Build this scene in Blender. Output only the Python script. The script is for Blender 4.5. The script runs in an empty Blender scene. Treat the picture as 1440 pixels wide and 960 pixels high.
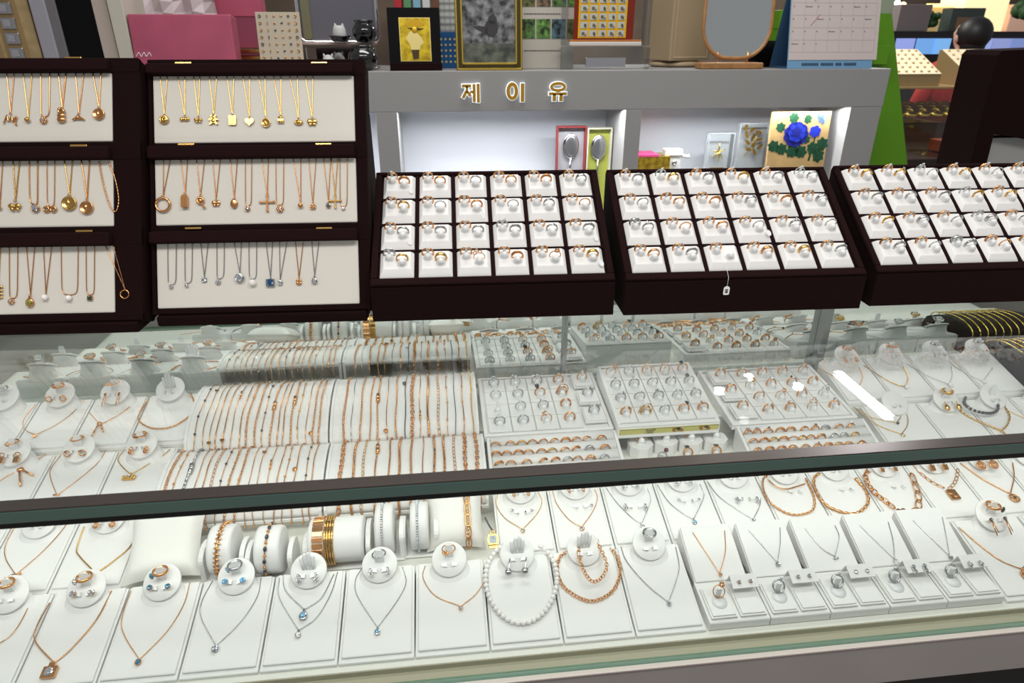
import bpy, bmesh, math, random
from mathutils import Vector as V, Matrix as Mx
random.seed(7)
C = bpy.context.scene.collection
rad = math.radians; sin = math.sin; cos = math.cos; PI = math.pi
# ------------------------------------------------------------------ camera
F = 920.0; PITCH = rad(24.95); YAW = rad(6.35); EYE = V((0, 0, 1.33))
cam = bpy.data.cameras.new('camera'); cam.sensor_width = 36; cam.lens = F/1440*36
cam.clip_start = .02; cam.clip_end = 60
cam.dof.use_dof = True; cam.dof.focus_distance = .92; cam.dof.aperture_fstop = 10.0
co = bpy.data.objects.new('camera', cam); C.objects.link(co)
co.location = EYE; co.rotation_euler = (PI/2-PITCH, 0, -YAW)
sc = bpy.context.scene; sc.camera = co
AX = V((cos(YAW), -sin(YAW), 0)); FH = V((sin(YAW), cos(YAW), 0))
FW = FH*cos(PITCH)+V((0, 0, -sin(PITCH))); UP = FH*sin(PITCH)+V((0, 0, cos(PITCH)))
def ray(x, y): return FW+AX*((x-720)/F)-UP*((y-480)/F)
def atz(x, y, z):
    d = ray(x, y); return EYE+d*((z-EYE.z)/d.z)
def aty(x, y, Y):
    d = ray(x, y); return EYE+d*(Y/d.y)
# ------------------------------------------------------------------ light
sc.view_settings.view_transform = 'Standard'; sc.view_settings.look = 'None'
sc.view_settings.gamma = 1; sc.view_settings.use_curve_mapping = False
sc.view_settings.exposure = 0.0
w = bpy.data.worlds.new('shop_air'); sc.world = w; w.use_nodes = True
w.node_tree.nodes['Background'].inputs[0].default_value = (.86, .86, .88, 1)
w.node_tree.nodes['Background'].inputs[1].default_value = .30
def area(name, loc, size, power, rot=(0, 0, 0), col=(1, 1, 1), shape='RECTANGLE'):
    l = bpy.data.lights.new(name, 'AREA'); l.shape = shape; l.size = size[0]
    if shape in ('RECTANGLE', 'ELLIPSE'): l.size_y = size[1]
    l.energy = power; l.color = col
    o = bpy.data.objects.new(name, l); C.objects.link(o); o.location = loc; o.rotation_euler = rot
    return o
GZ = .95                                     # top of the glass
def mirrored(x, y, z):                       # where a lamp must hang to be seen reflected in the glass top
    d = ray(x, y); p = atz(x, y, GZ); return p+V((d.x, d.y, -d.z))*((z-GZ)/-d.z)
pa, pb = mirrored(1178, 522, 2.6), mirrored(1252, 585, 2.6)
dd = pb-pa
area('ceiling_tube', (pa+pb)/2, (dd.length, .052), 26, (0, 0, math.atan2(dd.y, dd.x)), (.93, .95, 1))
for n, (x, y) in enumerate(((1012, 547), (1053, 528), (1123, 541), (1047, 588))):
    area('ceiling_spot', mirrored(x, y, 2.6), (.055, .055), 3 if n < 3 else .03, shape='DISK', col=(1, .96, .9))
area('ceiling_fill', (-.5, -.2, 2.7), (1.2, .5), 23, col=(1, .965, .92))  # these wide overhead lights are added fill for overall brightness, unseen
area('ceiling_fill', (.9, -.1, 2.7), (1.2, .5), 19, col=(1, .965, .92))
area('ceiling_fill', (.2, 1.6, 2.7), (1.6, .4), 20, col=(1, .98, .95))
area('ceiling_fill', (2.2, 5.9, 2.9), (1.8, .8), 90, col=(1, .95, .86))
area('case_light', (.15, 1.030, .934), (2.5, .012), .9, (0, 0, 0), (1, .985, .965))  # unseen rear light, added to brighten the backs reflected in the mirror
area('case_light', (.15, .535, .932), (2.6, .02), 1.6, (rad(66), 0, 0), (1, .985, .965))
# ------------------------------------------------------------------ materials
MATS = {}
def mat(name, col, rough=.5, metal=0, emit=0, trans=0, bump=0, bscale=400, var=0, coat=0, ior=1.45, alpha=1):
    if name in MATS: return MATS[name]
    m = bpy.data.materials.new(name); m.use_nodes = True; nt = m.node_tree; b = nt.nodes['Principled BSDF']
    b.inputs['Base Color'].default_value = (*col, 1); b.inputs['Roughness'].default_value = rough
    b.inputs['Metallic'].default_value = metal; b.inputs['IOR'].default_value = ior
    if trans: b.inputs['Transmission Weight'].default_value = trans
    if coat: b.inputs['Coat Weight'].default_value = coat
    if emit:
        b.inputs['Emission Color'].default_value = (*col, 1); b.inputs['Emission Strength'].default_value = emit
    if bump or var:
        tc = nt.nodes.new('ShaderNodeTexCoord'); no = nt.nodes.new('ShaderNodeTexNoise')
        no.inputs['Scale'].default_value = bscale; no.inputs['Detail'].default_value = 3
        nt.links.new(tc.outputs['Object'], no.inputs['Vector'])
        if bump:
            bp = nt.nodes.new('ShaderNodeBump'); bp.inputs['Strength'].default_value = bump; bp.inputs['Distance'].default_value = .001
            nt.links.new(no.outputs['Fac'], bp.inputs['Height']); nt.links.new(bp.outputs['Normal'], b.inputs['Normal'])
        if var:
            mx = nt.nodes.new('ShaderNodeMixRGB'); mx.inputs[1].default_value = (*[c*(1-var) for c in col], 1)
            mx.inputs[2].default_value = (*[min(1, c*(1+var)) for c in col], 1)
            mr = nt.nodes.new('ShaderNodeMapRange'); mr.inputs[1].default_value = .36; mr.inputs[2].default_value = .64; nt.links.new(no.outputs['Fac'], mr.inputs[0])
            nt.links.new(mr.outputs[0], mx.inputs[0]); nt.links.new(mx.outputs[0], b.inputs['Base Color'])
    MATS[name] = m; return m
def glass(name, tint=(1, 1, 1), refl=1.0, ior=1.5):
    if name in MATS: return MATS[name]
    m = bpy.data.materials.new(name); m.use_nodes = True; nt = m.node_tree; nt.nodes.clear()
    out = nt.nodes.new('ShaderNodeOutputMaterial'); mix = nt.nodes.new('ShaderNodeMixShader')
    t = nt.nodes.new('ShaderNodeBsdfTransparent'); t.inputs[0].default_value = (*tint, 1)
    g = nt.nodes.new('ShaderNodeBsdfGlossy'); g.inputs['Roughness'].default_value = .0; g.inputs[0].default_value = (refl, refl, refl, 1)
    lw = nt.nodes.new('ShaderNodeLayerWeight'); lw.inputs[0].default_value = .5; f0 = ((ior-1)/(ior+1))**2
    pw = nt.nodes.new('ShaderNodeMath'); pw.operation = 'POWER'; pw.inputs[1].default_value = 5; nt.links.new(lw.outputs['Facing'], pw.inputs[0])
    fr = nt.nodes.new('ShaderNodeMath'); fr.operation = 'MULTIPLY_ADD'; fr.inputs[1].default_value = 1-f0; fr.inputs[2].default_value = f0; nt.links.new(pw.outputs[0], fr.inputs[0])
    nt.links.new(fr.outputs[0], mix.inputs[0]); nt.links.new(t.outputs[0], mix.inputs[1]); nt.links.new(g.outputs[0], mix.inputs[2])
    nt.links.new(mix.outputs[0], out.inputs[0]); MATS[name] = m; return m
ROSE = mat('rose_gold', (.72, .36, .145), .22, 1)
GOLD = mat('yellow_gold', (.72, .44, .13), .22, 1)
BGOLD = mat('bright_gold', (.92, .66, .12), .25, 1)
SILV = mat('silver', (.52, .52, .52), .18, 1)
DARK = mat('oxidised_silver', (.10, .10, .11), .3, 1)
MET = dict(R=ROSE, Y=GOLD, S=SILV, B=BGOLD, D=DARK)
MW = dict(R='rose gold', Y='yellow gold', S='silver', B='bright gold', D='black')
PAD = mat('white_leather', (.80, .795, .78), .45, bump=.05, bscale=900)
DECK = mat('cream_lining', (.74, .74, .68), .6, bump=.05, bscale=700)
IVORY = mat('ivory_leather', (.68, .65, .585), .5, bump=.05, bscale=900)
PLASTIC = mat('frosted_plastic', (.80, .81, .81), .25, coat=.3)
TAB = mat('clear_plastic_tab', (.82, .83, .82), .12, coat=.5)
BROWN = mat('brown_velvet', (.0105, .0034, .0036), .95, bump=.15, bscale=1500, ior=1.18)
BROWN2 = mat('brown_velvet_lid', (.014, .0046, .005), .95, bump=.15, bscale=1500, ior=1.18)
BLACKV = mat('black_velvet', (.012, .008, .007), .9, bump=.1, bscale=1500)
PEARL = mat('pearl', (.88, .85, .83), .12, coat=.6)
GEM = dict(C=mat('clear_stone', (.60, .63, .68), .04, .7), T=mat('teal_stone', (.0, .17, .30), .05, coat=1), L=mat('pale_blue_stone', (.22, .50, .80), .05, .4),
           B=mat('blue_stone', (.006, .06, .17), .05, coat=1), N=mat('navy_stone', (.008, .012, .03), .08, coat=1), K=mat('black_stone', (.012, .012, .014), .1, coat=1),
           G=mat('green_stone', (.22, .24, .0), .05, coat=1), E=mat('emerald_stone', (.0, .035, .025), .05, coat=1), W=mat('wine_stone', (.12, .0, .03), .05, coat=1),
           P=PEARL, A=mat('amber_stone', (.55, .09, .02), .08, coat=1), X=mat('lemon_stone', (.75, .60, .02), .05, coat=.8))
for k_, g_ in GEM.items():                                  # cut facets: each cell tilts its own way
    if k_ == 'P': continue
    nt = g_.node_tree; tc = nt.nodes.new('ShaderNodeTexCoord'); vo = nt.nodes.new('ShaderNodeTexVoronoi'); vo.inputs['Scale'].default_value = 2.2
    sb = nt.nodes.new('ShaderNodeVectorMath'); sb.operation = 'SUBTRACT'; sb.inputs[1].default_value = (.5, .5, .5)
    sl = nt.nodes.new('ShaderNodeVectorMath'); sl.operation = 'SCALE'; sl.inputs['Scale'].default_value = 1.1
    ge = nt.nodes.new('ShaderNodeNewGeometry'); ad = nt.nodes.new('ShaderNodeVectorMath'); no = nt.nodes.new('ShaderNodeVectorMath'); no.operation = 'NORMALIZE'
    nt.links.new(tc.outputs['Object'], vo.inputs['Vector']); nt.links.new(vo.outputs['Color'], sb.inputs[0]); nt.links.new(sb.outputs[0], sl.inputs[0])
    nt.links.new(sl.outputs[0], ad.inputs[0]); nt.links.new(ge.outputs['Normal'], ad.inputs[1]); nt.links.new(ad.outputs[0], no.inputs[0])
    nt.links.new(no.outputs[0], nt.nodes['Principled BSDF'].inputs['Normal'])
GW = dict(C='clear', T='teal', L='pale blue', B='deep blue', N='navy', K='black', G='green', E='dark green', W='wine red', P='pearl', A='orange', X='lemon yellow')
GREYP = mat('grey_laminate', (.33, .325, .32), .45)
WHITEP = mat('white_laminate', (.70, .72, .76), .4)
CHROME = mat('chrome', (.75, .75, .77), .06, 1)
MIRROR = mat('mirror_glass', (.82, .87, .85), .0, 1)
GREENED = mat('green_glass_edge', (.065, .125, .110), .12, coat=1)
# ------------------------------------------------------------------ mesh builder
class B:
    def __init__(s): s.v = []; s.f = []; s.s = []
    def add(s, vs, fs, smooth=True, M=None):
        k = len(s.v)
        s.v += [tuple(M@V(p)) for p in vs] if M is not None else [tuple(p) for p in vs]
        s.f += [tuple(i+k for i in f) for f in fs]; s.s += [smooth]*len(fs); return s
    def box(s, x0, y0, z0, x1, y1, z1, M=None):
        return s.add([(x0, y0, z0), (x1, y0, z0), (x1, y1, z0), (x0, y1, z0), (x0, y0, z1), (x1, y0, z1), (x1, y1, z1), (x0, y1, z1)],
                     [(0, 3, 2, 1), (4, 5, 6, 7), (0, 1, 5, 4), (1, 2, 6, 5), (2, 3, 7, 6), (3, 0, 4, 7)], False, M)
    def cbox(s, c, d, M=None): return s.box(c[0]-d[0]/2, c[1]-d[1]/2, c[2]-d[2]/2, c[0]+d[0]/2, c[1]+d[1]/2, c[2]+d[2]/2, M)
    def extr(s, prof, x0, x1, M=None, smooth=False):      # closed (y,z) profile swept along x
        n = len(prof); vs = [(x0, p[0], p[1]) for p in prof]+[(x1, p[0], p[1]) for p in prof]
        fs = [(i, (i+1) % n, n+(i+1) % n, n+i) for i in range(n)]
        s.add(vs, fs, smooth, M)
        s.add(vs, [tuple(range(n))[::-1], tuple(range(n, 2*n))], False, M); return s
    def prism(s, out, z0, z1, M=None, smooth=False):       # closed (x,y) outline extruded along z
        n = len(out); vs = [(p[0], p[1], z0) for p in out]+[(p[0], p[1], z1) for p in out]
        s.add(vs, [(i, (i+1) % n, n+(i+1) % n, n+i) for i in range(n)], smooth, M)
        s.add(vs, [tuple(range(n))[::-1], tuple(range(n, 2*n))], False, M); return s
    def lathe(s, prof, n=20, M=None, smooth=True, sx=1, sy=1):   # (r,z) profile about z
        m = len(prof); vs = []; fs = []
        for r, z in prof:
            for i in range(n): a = 2*PI*i/n; vs.append((r*cos(a)*sx, r*sin(a)*sy, z))
        for j in range(m-1):
            for i in range(n): fs.append((j*n+i, j*n+(i+1) % n, (j+1)*n+(i+1) % n, (j+1)*n+i))
        if prof[0][0] > 1e-6: fs.append(tuple(range(n))[::-1])
        if prof[-1][0] > 1e-6: fs.append(tuple(range((m-1)*n, m*n)))
        return s.add(vs, fs, smooth, M)
    def sph(s, c, r, nu=10, nv=6, M=None):
        if not hasattr(r, '__len__'): r = (r, r, r)
        vs = [(c[0], c[1], c[2]-r[2])]
        for j in range(1, nv):
            t = PI*j/nv
            for i in range(nu): a = 2*PI*i/nu; vs.append((c[0]+r[0]*sin(t)*cos(a), c[1]+r[1]*sin(t)*sin(a), c[2]-r[2]*cos(t)))
        vs.append((c[0], c[1], c[2]+r[2])); L = len(vs)-1
        fs = [(0, 1+(i+1) % nu, 1+i) for i in range(nu)]
        for j in range(nv-2):
            for i in range(nu): a = 1+j*nu; fs.append((a+i, a+(i+1) % nu, a+nu+(i+1) % nu, a+nu+i))
        a = 1+(nv-2)*nu; fs += [(a+i, a+(i+1) % nu, L) for i in range(nu)]
        return s.add(vs, fs, True, M)
    def tor(s, c, R, r, nu=20, nv=6, M=None, sx=1, sy=1, rz=None):   # ring about z
        rz = rz or r; vs = []; fs = []
        for i in range(nu):
            a = 2*PI*i/nu
            for j in range(nv):
                b = 2*PI*j/nv; q = R+r*cos(b); vs.append((c[0]+q*cos(a)*sx, c[1]+q*sin(a)*sy, c[2]+rz*sin(b)))
        for i in range(nu):
            for j in range(nv): fs.append((i*nv+j, ((i+1) % nu)*nv+j, ((i+1) % nu)*nv+(j+1) % nv, i*nv+(j+1) % nv))
        return s.add(vs, fs, True, M)
    def tube(s, pts, r, n=5, closed=False):                # r number or list
        pts = [V(p) for p in pts]; m = len(pts)
        if not hasattr(r, '__len__'): r = [r]*m
        vs = []; fs = []; up = None
        for i, p in enumerate(pts):
            t = (pts[(i+1) % m] if (closed or i < m-1) else p)-(pts[i-1] if (closed or i > 0) else p)
            if t.length < 1e-9: t = V((0, 0, 1))
            t.normalize()
            if up is None: up = V((0, 0, 1)) if abs(t.z) < .9 else V((1, 0, 0))
            a = t.cross(up)
            if a.length < 1e-6: a = t.orthogonal()
            a.normalize(); b = a.cross(t); up = b
            for j in range(n): q = 2*PI*j/n; vs.append(p+a*(r[i]*cos(q))+b*(r[i]*sin(q)))
        for i in range(m if closed else m-1):
            for j in range(n): fs.append((i*n+j, i*n+(j+1) % n, ((i+1) % m)*n+(j+1) % n, ((i+1) % m)*n+j))
        if not closed: fs += [tuple(range(n))[::-1], tuple(range((m-1)*n, m*n))]
        return s.add(vs, fs, True)
    def mesh(s, name, m, bev=0, seg=2):
        me = bpy.data.meshes.new(name); me.from_pydata(s.v, [], s.f)
        me.polygons.foreach_set('use_smooth', s.s)
        for k in (m if isinstance(m, (list, tuple)) else [m]): me.materials.append(k)
        if bev:
            bm = bmesh.new(); bm.from_mesh(me)
            ed = [e for e in bm.edges if len(e.link_faces) == 2 and e.calc_face_angle(0) > .5]
            bmesh.ops.bevel(bm, geom=ed, offset=bev, segments=seg, affect='EDGES', profile=.5, clamp_overlap=True)
            bm.to_mesh(me); bm.free()
        me.update(); return me
# ------------------------------------------------------------------ scene graph
W = {}
def thing(name, label, cat, M=None, group=None):
    o = bpy.data.objects.new(name, None); C.objects.link(o); o.empty_display_size = .01
    M = M if M is not None else Mx(); o.matrix_world = M; W[o] = M.copy()
    o['label'] = label; o['category'] = cat
    if group: o['group'] = group
    return o
def one(name, me, label, cat, M=None, group=None):         # a thing that is a single mesh
    o = bpy.data.objects.new(name, me); C.objects.link(o)
    M = M if M is not None else Mx(); o.matrix_world = M; W[o] = M.copy()
    o['label'] = label; o['category'] = cat
    if group: o['group'] = group
    return o
def part(name, me, par, M=None, label=None):               # M relative to the parent
    o = bpy.data.objects.new(name, me); C.objects.link(o); o.parent = par
    M = M if M is not None else Mx(); o.matrix_local = M; W[o] = W[par]@M
    if label: o['label'] = label
    return o
def struct(name, me, M=None, label=None):
    o = bpy.data.objects.new(name, me); C.objects.link(o); o['kind'] = 'structure'
    if M is not None: o.matrix_world = M
    W[o] = M or Mx()
    return o
CACHE = {}
def cached(key, fn):
    if key not in CACHE: CACHE[key] = fn()
    return CACHE[key]
T = Mx.Translation
def R3(ax, a): return Mx.Rotation(a, 4, ax)
class Fr:                                                   # a plane with its own axes
    def __init__(s, M):
        s.M = M; s.I = M.inverted(); s.o = M.translation; s.n = (M.to_3x3()@V((0, 0, 1))).normalized()
    def px(s, x, y, h=0):                                   # pixel of the photograph -> point of the plane (local)
        d = ray(x, y); p0 = s.o+s.n*h; t = (p0-EYE).dot(s.n)/d.dot(s.n); return s.I@(EYE+d*t)
ORD = 'first second third fourth fifth sixth seventh eighth ninth tenth eleventh twelfth thirteenth fourteenth fifteenth sixteenth seventeenth eighteenth nineteenth twentieth'.split()
def spline(P, n=8):
    P = [V(p) for p in P]
    if len(P) < 3: return [P[0].lerp(P[1], i/(n*2)) for i in range(n*2+1)]
    Q = [P[0]*2-P[1]]+P+[P[-1]*2-P[-2]]; out = []
    for i in range(1, len(Q)-2):
        a, b, c, d = Q[i-1:i+3]
        for k in range(n):
            t = k/n; out.append(.5*((2*b)+(c-a)*t+(2*a-5*b+4*c-d)*t*t+(3*b-a-3*c+d)*t**3))
    out.append(P[-1]); return out
def resample(P, step):
    out = [P[0]]; acc = 0; last = P[0]
    for p in P[1:]:
        seg = (p-last).length
        while acc+seg >= step and seg > 1e-12:
            t = (step-acc)/seg; last = last.lerp(p, t); out.append(last); seg = (p-last).length; acc = 0
        acc += seg; last = p
    return out
def chain(b, P, r, style='fine'):
    """lay a chain along the points P"""
    if style in ('fine', 'cord'):
        Q = resample(P, r*1.5); b.tube(Q, [r*(1.0 if style == 'cord' or i % 2 else .55) for i in range(len(Q))], 5)
    elif style == 'rope':
        Q = resample(P, r*.9); b.tube(Q, [r*(.75+.25*sin(i*1.6)) for i in range(len(Q))], 6)
    elif style == 'flat':
        Q = resample(P, r*1.1); b.tube(Q, [r*(1 if i % 3 else .8) for i in range(len(Q))], 6)
    elif style in ('link', 'biglink'):
        k = 3.4 if style == 'link' else 4.4; Q = resample(P, r*k)
        for i in range(len(Q)-1):
            t = (Q[i+1]-Q[i]).normalized(); z = V((0, 0, 1)) if abs(t.z) < .9 else V((0, 1, 0))
            y = z.cross(t).normalized(); z = t.cross(y)
            if i % 2: y, z = (y*.6+z*.8).normalized(), (z*.6-y*.8).normalized()
            M = Mx((t, y, z)).transposed().to_4x4(); M.translation = (Q[i]+Q[i+1])/2
            b.tor((0, 0, 0), r*1.6, r*.45, 10, 5, M, sx=1.4 if style == 'link' else 1.75)
    elif style == 'ball':
        for q in resample(P, r*2.1): b.sph(q, r, 8, 5)
    elif style == 'paper':                                   # long paper-clip links
        Q = resample(P, r*9)
        for i in range(len(Q)-1):
            t = (Q[i+1]-Q[i]).normalized(); z = V((0, 0, 1)) if abs(t.z) < .9 else V((0, 1, 0)); y = z.cross(t).normalized(); z = t.cross(y)
            M = Mx((t, y, z)).transposed().to_4x4(); M.translation = (Q[i]+Q[i+1])/2
            b.tor((0, 0, 0), r*2.2, r*.5, 12, 5, M, sx=2.3)
# ------------------------------------------------------------------ pendants, stones, rings (shared meshes)
def circ(r, n=20, sx=1, sy=1, cx=0, cy=0): return [(cx+r*sx*cos(2*PI*i/n), cy+r*sy*sin(2*PI*i/n)) for i in range(n)]
def heart(s): return [(s*.062*16*sin(t)**3, s*.062*(13*cos(t)-5*cos(2*t)-2*cos(3*t)-cos(4*t))) for t in [2*PI*i/24 for i in range(24)]]
def gem_mesh(kind, shape='round'):
    def f():
        b = B()
        if shape == 'round': b.lathe([(0, -.7), (.95, .0), (1, .12), (.62, .45), (0, .46)], 12, smooth=False)
        elif shape == 'ball': b.sph((0, 0, 0), 1, 14, 9)
        elif shape == 'oval': b.lathe([(0, -.4), (1, .0), (.9, .3), (.5, .55), (0, .62)], 14, sx=.78)
        elif shape == 'rect': b.box(-.75, -1, -.3, .75, 1, .35)
        return b.mesh('stone', GEM[kind], .25 if shape == 'rect' else 0, 1)
    return cached(('gem', kind, shape), f)
def pend_mesh(kind, m):
    """pendant hanging from (0,0): unit about 1 = half height, lies in the xy plane, z up"""
    def f():
        b = B(); t = .16
        b.tor((0, .05, 0), .16, .06, 10, 5)
        if kind == 'coin': b.lathe([(0, -t), (1, -t), (1.02, t), (.88, t), (.86, t*.6), (0, t*.6)], 24, T((0, -1.15, 0))); b.sph((-.15, -1.1, t*.6), (.35, .5, .12), 8, 5)
        elif kind == 'oval': b.lathe([(0, -t), (1, -t), (1, t), (.7, t*1.4), (0, t*1.5)], 20, T((0, -1.15, 0)), sx=.72)
        elif kind == 'heart': b.prism(heart(1.0), -t, t, T((0, -1.0, 0)))
        elif kind == 'bow':
            for sx in (-1, 1): b.sph((.5*sx, -.8, 0), (.55, .42, .25)); b.sph((.4*sx, -1.35, 0), (.35, .3, .18))
            b.sph((0, -.9, .1), (.25, .25, .25))
        elif kind == 'knot':
            b.tor((0, -1.0, 0), .75, .24, 18, 6); b.tor((.2, -1.0, .12), .45, .18, 14, 6); b.sph((.35, -1.1, .15), (.4, .5, .2))
        elif kind == 'wide':
            for i in range(4): b.sph((-.75+.5*i, -.85+.1*(i % 2), 0), (.36, .45, .22))
        elif kind == 'bear':
            b.prism([(-.5, -.3), (-.62, -.1), (-.4, .02), (-.28, -.12), (.28, -.12), (.4, .02), (.62, -.1), (.5, -.3), (.46, -.8), (.95, -.9), (1, -1.1), (.5, -1.2), (.55, -1.5), (.9, -1.9), (.6, -2.1), (.25, -1.75), (-.25, -1.75), (-.6, -2.1), (-.9, -1.9), (-.55, -1.5), (-.5, -1.2), (-1, -1.1), (-.95, -.9), (-.46, -.8)], -t, t)
            b.sph((0, -.45, t), (.4, .36, .12)); b.sph((0, -1.25, t), (.45, .5, .14))
        elif kind == 'plate':
            b.prism([(-.75, -.15), (.6, -.15), (.75, -.3), (.75, -2.0), (.6, -2.15), (-.6, -2.15), (-.75, -2.0)], -t, t)
            for x in (-.35, 0, .35): b.box(x-.07, -2.0, t, x+.07, -.3, t*1.6)
        elif kind == 'robot':
            b.sph((0, -.45, 0), (.6, .4, .25)); b.box(-.6, -1.15, -t, .6, -.75, t)
            for x in (-.45, 0, .45): b.sph((x, -1.4, 0), (.2, .3, .15))
        elif kind == 'shell':
            b.sph((0, -.85, 0), (1, .65, .2)); b.sph((0, -.8, .15), (.45, .35, .18)); b.tor((0, -.85, .1), .75, .1, 16, 5, sy=.7)
        elif kind == 'butterfly':
            for sx in (-1, 1): b.sph((.55*sx, -.75, 0), (.55, .6, .16), M=None); b.sph((.42*sx, -1.4, 0), (.4, .4, .14))
            b.sph((0, -.95, .1), (.14, .6, .16))
        elif kind == 'hoop': b.tor((0, -1.15, 0), 1.0, .17, 24, 7); b.sph((-.9, -.8, 0), (.2, .2, .2)); b.sph((.8, -.6, 0), (.2, .2, .2))
        elif kind == 'box': b.box(-.5, -2.2, -.3, .5, -.45, .3); b.box(-.4, -.45, -.2, .4, -.15, .2); b.box(-.15, -2.1, .3, .15, -.6, .36)
        elif kind == 'key': b.tor((0, -.75, 0), .5, .2, 14, 5); b.sph((0, -.75, 0), (.35, .35, .12)); b.box(.0, -2.2, -.1, .2, -1.2, .1, R3('Z', .2)); b.box(.1, -2.1, -.1, .5, -1.95, .1, R3('Z', .2))
        elif kind == 'cross':
            b.box(-.1, -2.4, -.1, .1, -.1, .1); b.box(-1.0, -1.2, -.1, 1.0, -1.0, .1)
            for x, y in ((-1, -1.1), (1, -1.1), (0, -2.4), (0, -.2)): b.sph((x, y, 0), (.2, .2, .16))
        elif kind == 'cluster':
            for i in range(7): a = i*PI/3; rr = .55 if i < 6 else 0; b.sph((rr*cos(a), -.8+rr*sin(a), 0), (.36, .36, .25))
        elif kind == 'flower':
            for i in range(4): a = i*PI/2+.78; b.tor((.45*cos(a), -.9+.45*sin(a), 0), .36, .12, 12, 5)
            b.sph((0, -.9, .1), .22)
        elif kind == 'clover':
            for i in range(4): a = i*PI/2+.78; b.sph((.48*cos(a), -1+.48*sin(a), 0), (.42, .42, .16))
            b.box(-.07, -2, -.07, .07, -1.2, .07)
        elif kind == 'bead': b.sph((0, -.65, 0), (.75, .6, .6)); b.tor((0, -.65, 0), .6, .12, 14, 5)
        elif kind == 'M':
            for p in ([(-1.0, -1.6), (-.75, -.9), (-.5, -.3), (-.35, -.9), (-.3, -1.3)], [(-.3, -1.3), (.05, -.8), (.25, -.4), (.3, -1.0), (.3, -1.35)], [(.3, -1.35), (.65, -.9), (1.0, -.45), (.85, -1.1), (.75, -1.7), (1.0, -1.8)]):
                b.tube(spline([(x, y, 0) for x, y in p], 5), .11, 6)
        elif kind == 'ribbon': b.tor((0, -.55, 0), .45, .2, 14, 6); b.sph((0, -1.3, 0), (.72, .5, .3)); b.sph((0, -2.0, 0), (.75, .55, .3)); b.sph((-.3, -.2, 0), .3)
        elif kind == 'tail':
            b.prism([(0, -.2), (.35, -.55), (1.2, -1.15), (.9, -1.3), (.3, -1.05), (0, -1.2), (-.4, -1.1), (-1.1, -1.35), (-1.15, -1.15), (-.5, -.75)], -t, t); b.sph((-.1, -.8, t), (.35, .3, .2))
        elif kind == 'leaf':
            for i in range(4): b.sph((0, -.4-.6*i, 0), (.9, .22, .15))
            b.box(-.1, -2.6, -.08, .1, 0, .08)
        elif kind == 'twin':
            for sx in (-1, 1): b.tor((.55*sx, -.4, 0), .42, .17, 14, 6)
        elif kind == 'tag': b.box(-.85, -2.2, -.14, .85, -.2, .14); b.sph((-.2, -1.0, .14), (.55, .35, .12)); b.sph((.25, -1.7, .14), (.5, .22, .12))
        elif kind == 'filigree':
            b.tor((0, -1.1, 0), .9, .12, 20, 6)
            for i in range(6): a = i*PI/3; b.tor((.5*cos(a), -1.1+.5*sin(a), 0), .3, .08, 12, 5)
            b.tor((0, -1.1, 0), .25, .1, 10, 5)
        elif kind == 'crown':
            b.box(-1, -1.25, -.2, 1, -.95, .2)
            for x in (-.85, -.42, 0, .42, .85): b.sph((x, -.65, 0), (.28, .35, .2)); b.sph((x, -1.1, .2), (.2, .18, .12))
            b.sph((0, -.2, 0), (.25, .25, .2))
        elif kind == 'bezel': b.lathe([(0, -.3), (.9, -.3), (1, 0), (1, .25), (.8, .25), (.78, .05), (0, .05)], 14, T((0, -.9, 0)))
        elif kind == 'drop': b.lathe([(0, -.25), (.7, -.2), (.75, .1), (.6, .2), (0, .2)], 14, T((0, -1.3, 0)), sy=1.15); b.box(-.15, -.7, -.12, .15, 0, .12)
        elif kind == 'frame': b.box(-.8, -1.6, -.2, .8, -.2, .12)
        elif kind == 'squareframe': b.box(-.42, -.6, -.2, .42, -.05, .2); b.box(-1, -2.3, -.25, 1, -.6, .2)
        elif kind == 'bar': b.tube([(-1, -.1, 0), (1, -.1, 0)], .28, 8)
        elif kind == 'tube': b.sph((-.5, -.6, 0), (.75, .6, .35)); b.tube([(.1, -.45, 0), (1.3, -.15, 0)], .22, 8); b.tor((-.5, -.6, .1), .5, .2, 14, 6)
        elif kind == 'sticks': b.tube([(-.15, 0, 0), (-.3, -3.4, 0)], .14, 6); b.tube([(.1, 0, 0), (1.4, -2.2, 0)], .14, 6); b.sph((0, 0, 0), (.5, .4, .3))
        return b.mesh('pendant', MET[m], .06 if kind in ('coin', 'plate', 'box', 'squareframe', 'bear', 'tag') else 0, 1)
    return cached(('pend', kind, m), f)
GEMPOS = dict(bezel=(0, -.9, .2, .8, 'round'), drop=(0, -1.3, .22, .62, 'oval'), frame=(0, -.9, .12, .7, 'rect'), squareframe=(0, -1.45, .22, .62, 'round'),
              cluster=(0, -.8, .3, .4, 'round'), bead=(0, -.65, .55, .35, 'round'), hoop=None, crown=(0, -.65, .25, .3, 'round'), tube=(-.5, -.6, .3, .4, 'round'), filigree=(0, -1.1, .15, .28, 'round'), coin=(.1, -1.2, .1, .6, 'oval'))
PW = dict(coin='round coin', oval='plain oval', heart='heart', bow='bow', knot='round knot', wide='wide curled', bear='bear', plate='ribbed plate', robot='small figure', shell='shell', butterfly='butterfly', hoop='large open hoop', box='upright box', key='key', cross='cross', cluster='bead cluster', flower='petal', clover='clover', bead='small bead', M='letter M', ribbon='stacked ribbon', tail='curved tail', leaf='stacked leaf', twin='twin ring', tag='hammered tag', filigree='filigree disc', crown='crown', bezel='stone', drop='drop', frame='square stone', squareframe='square cluster', bar='bar', tube='sleeve', sticks='crossed bar')
ADJ = {}
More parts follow.
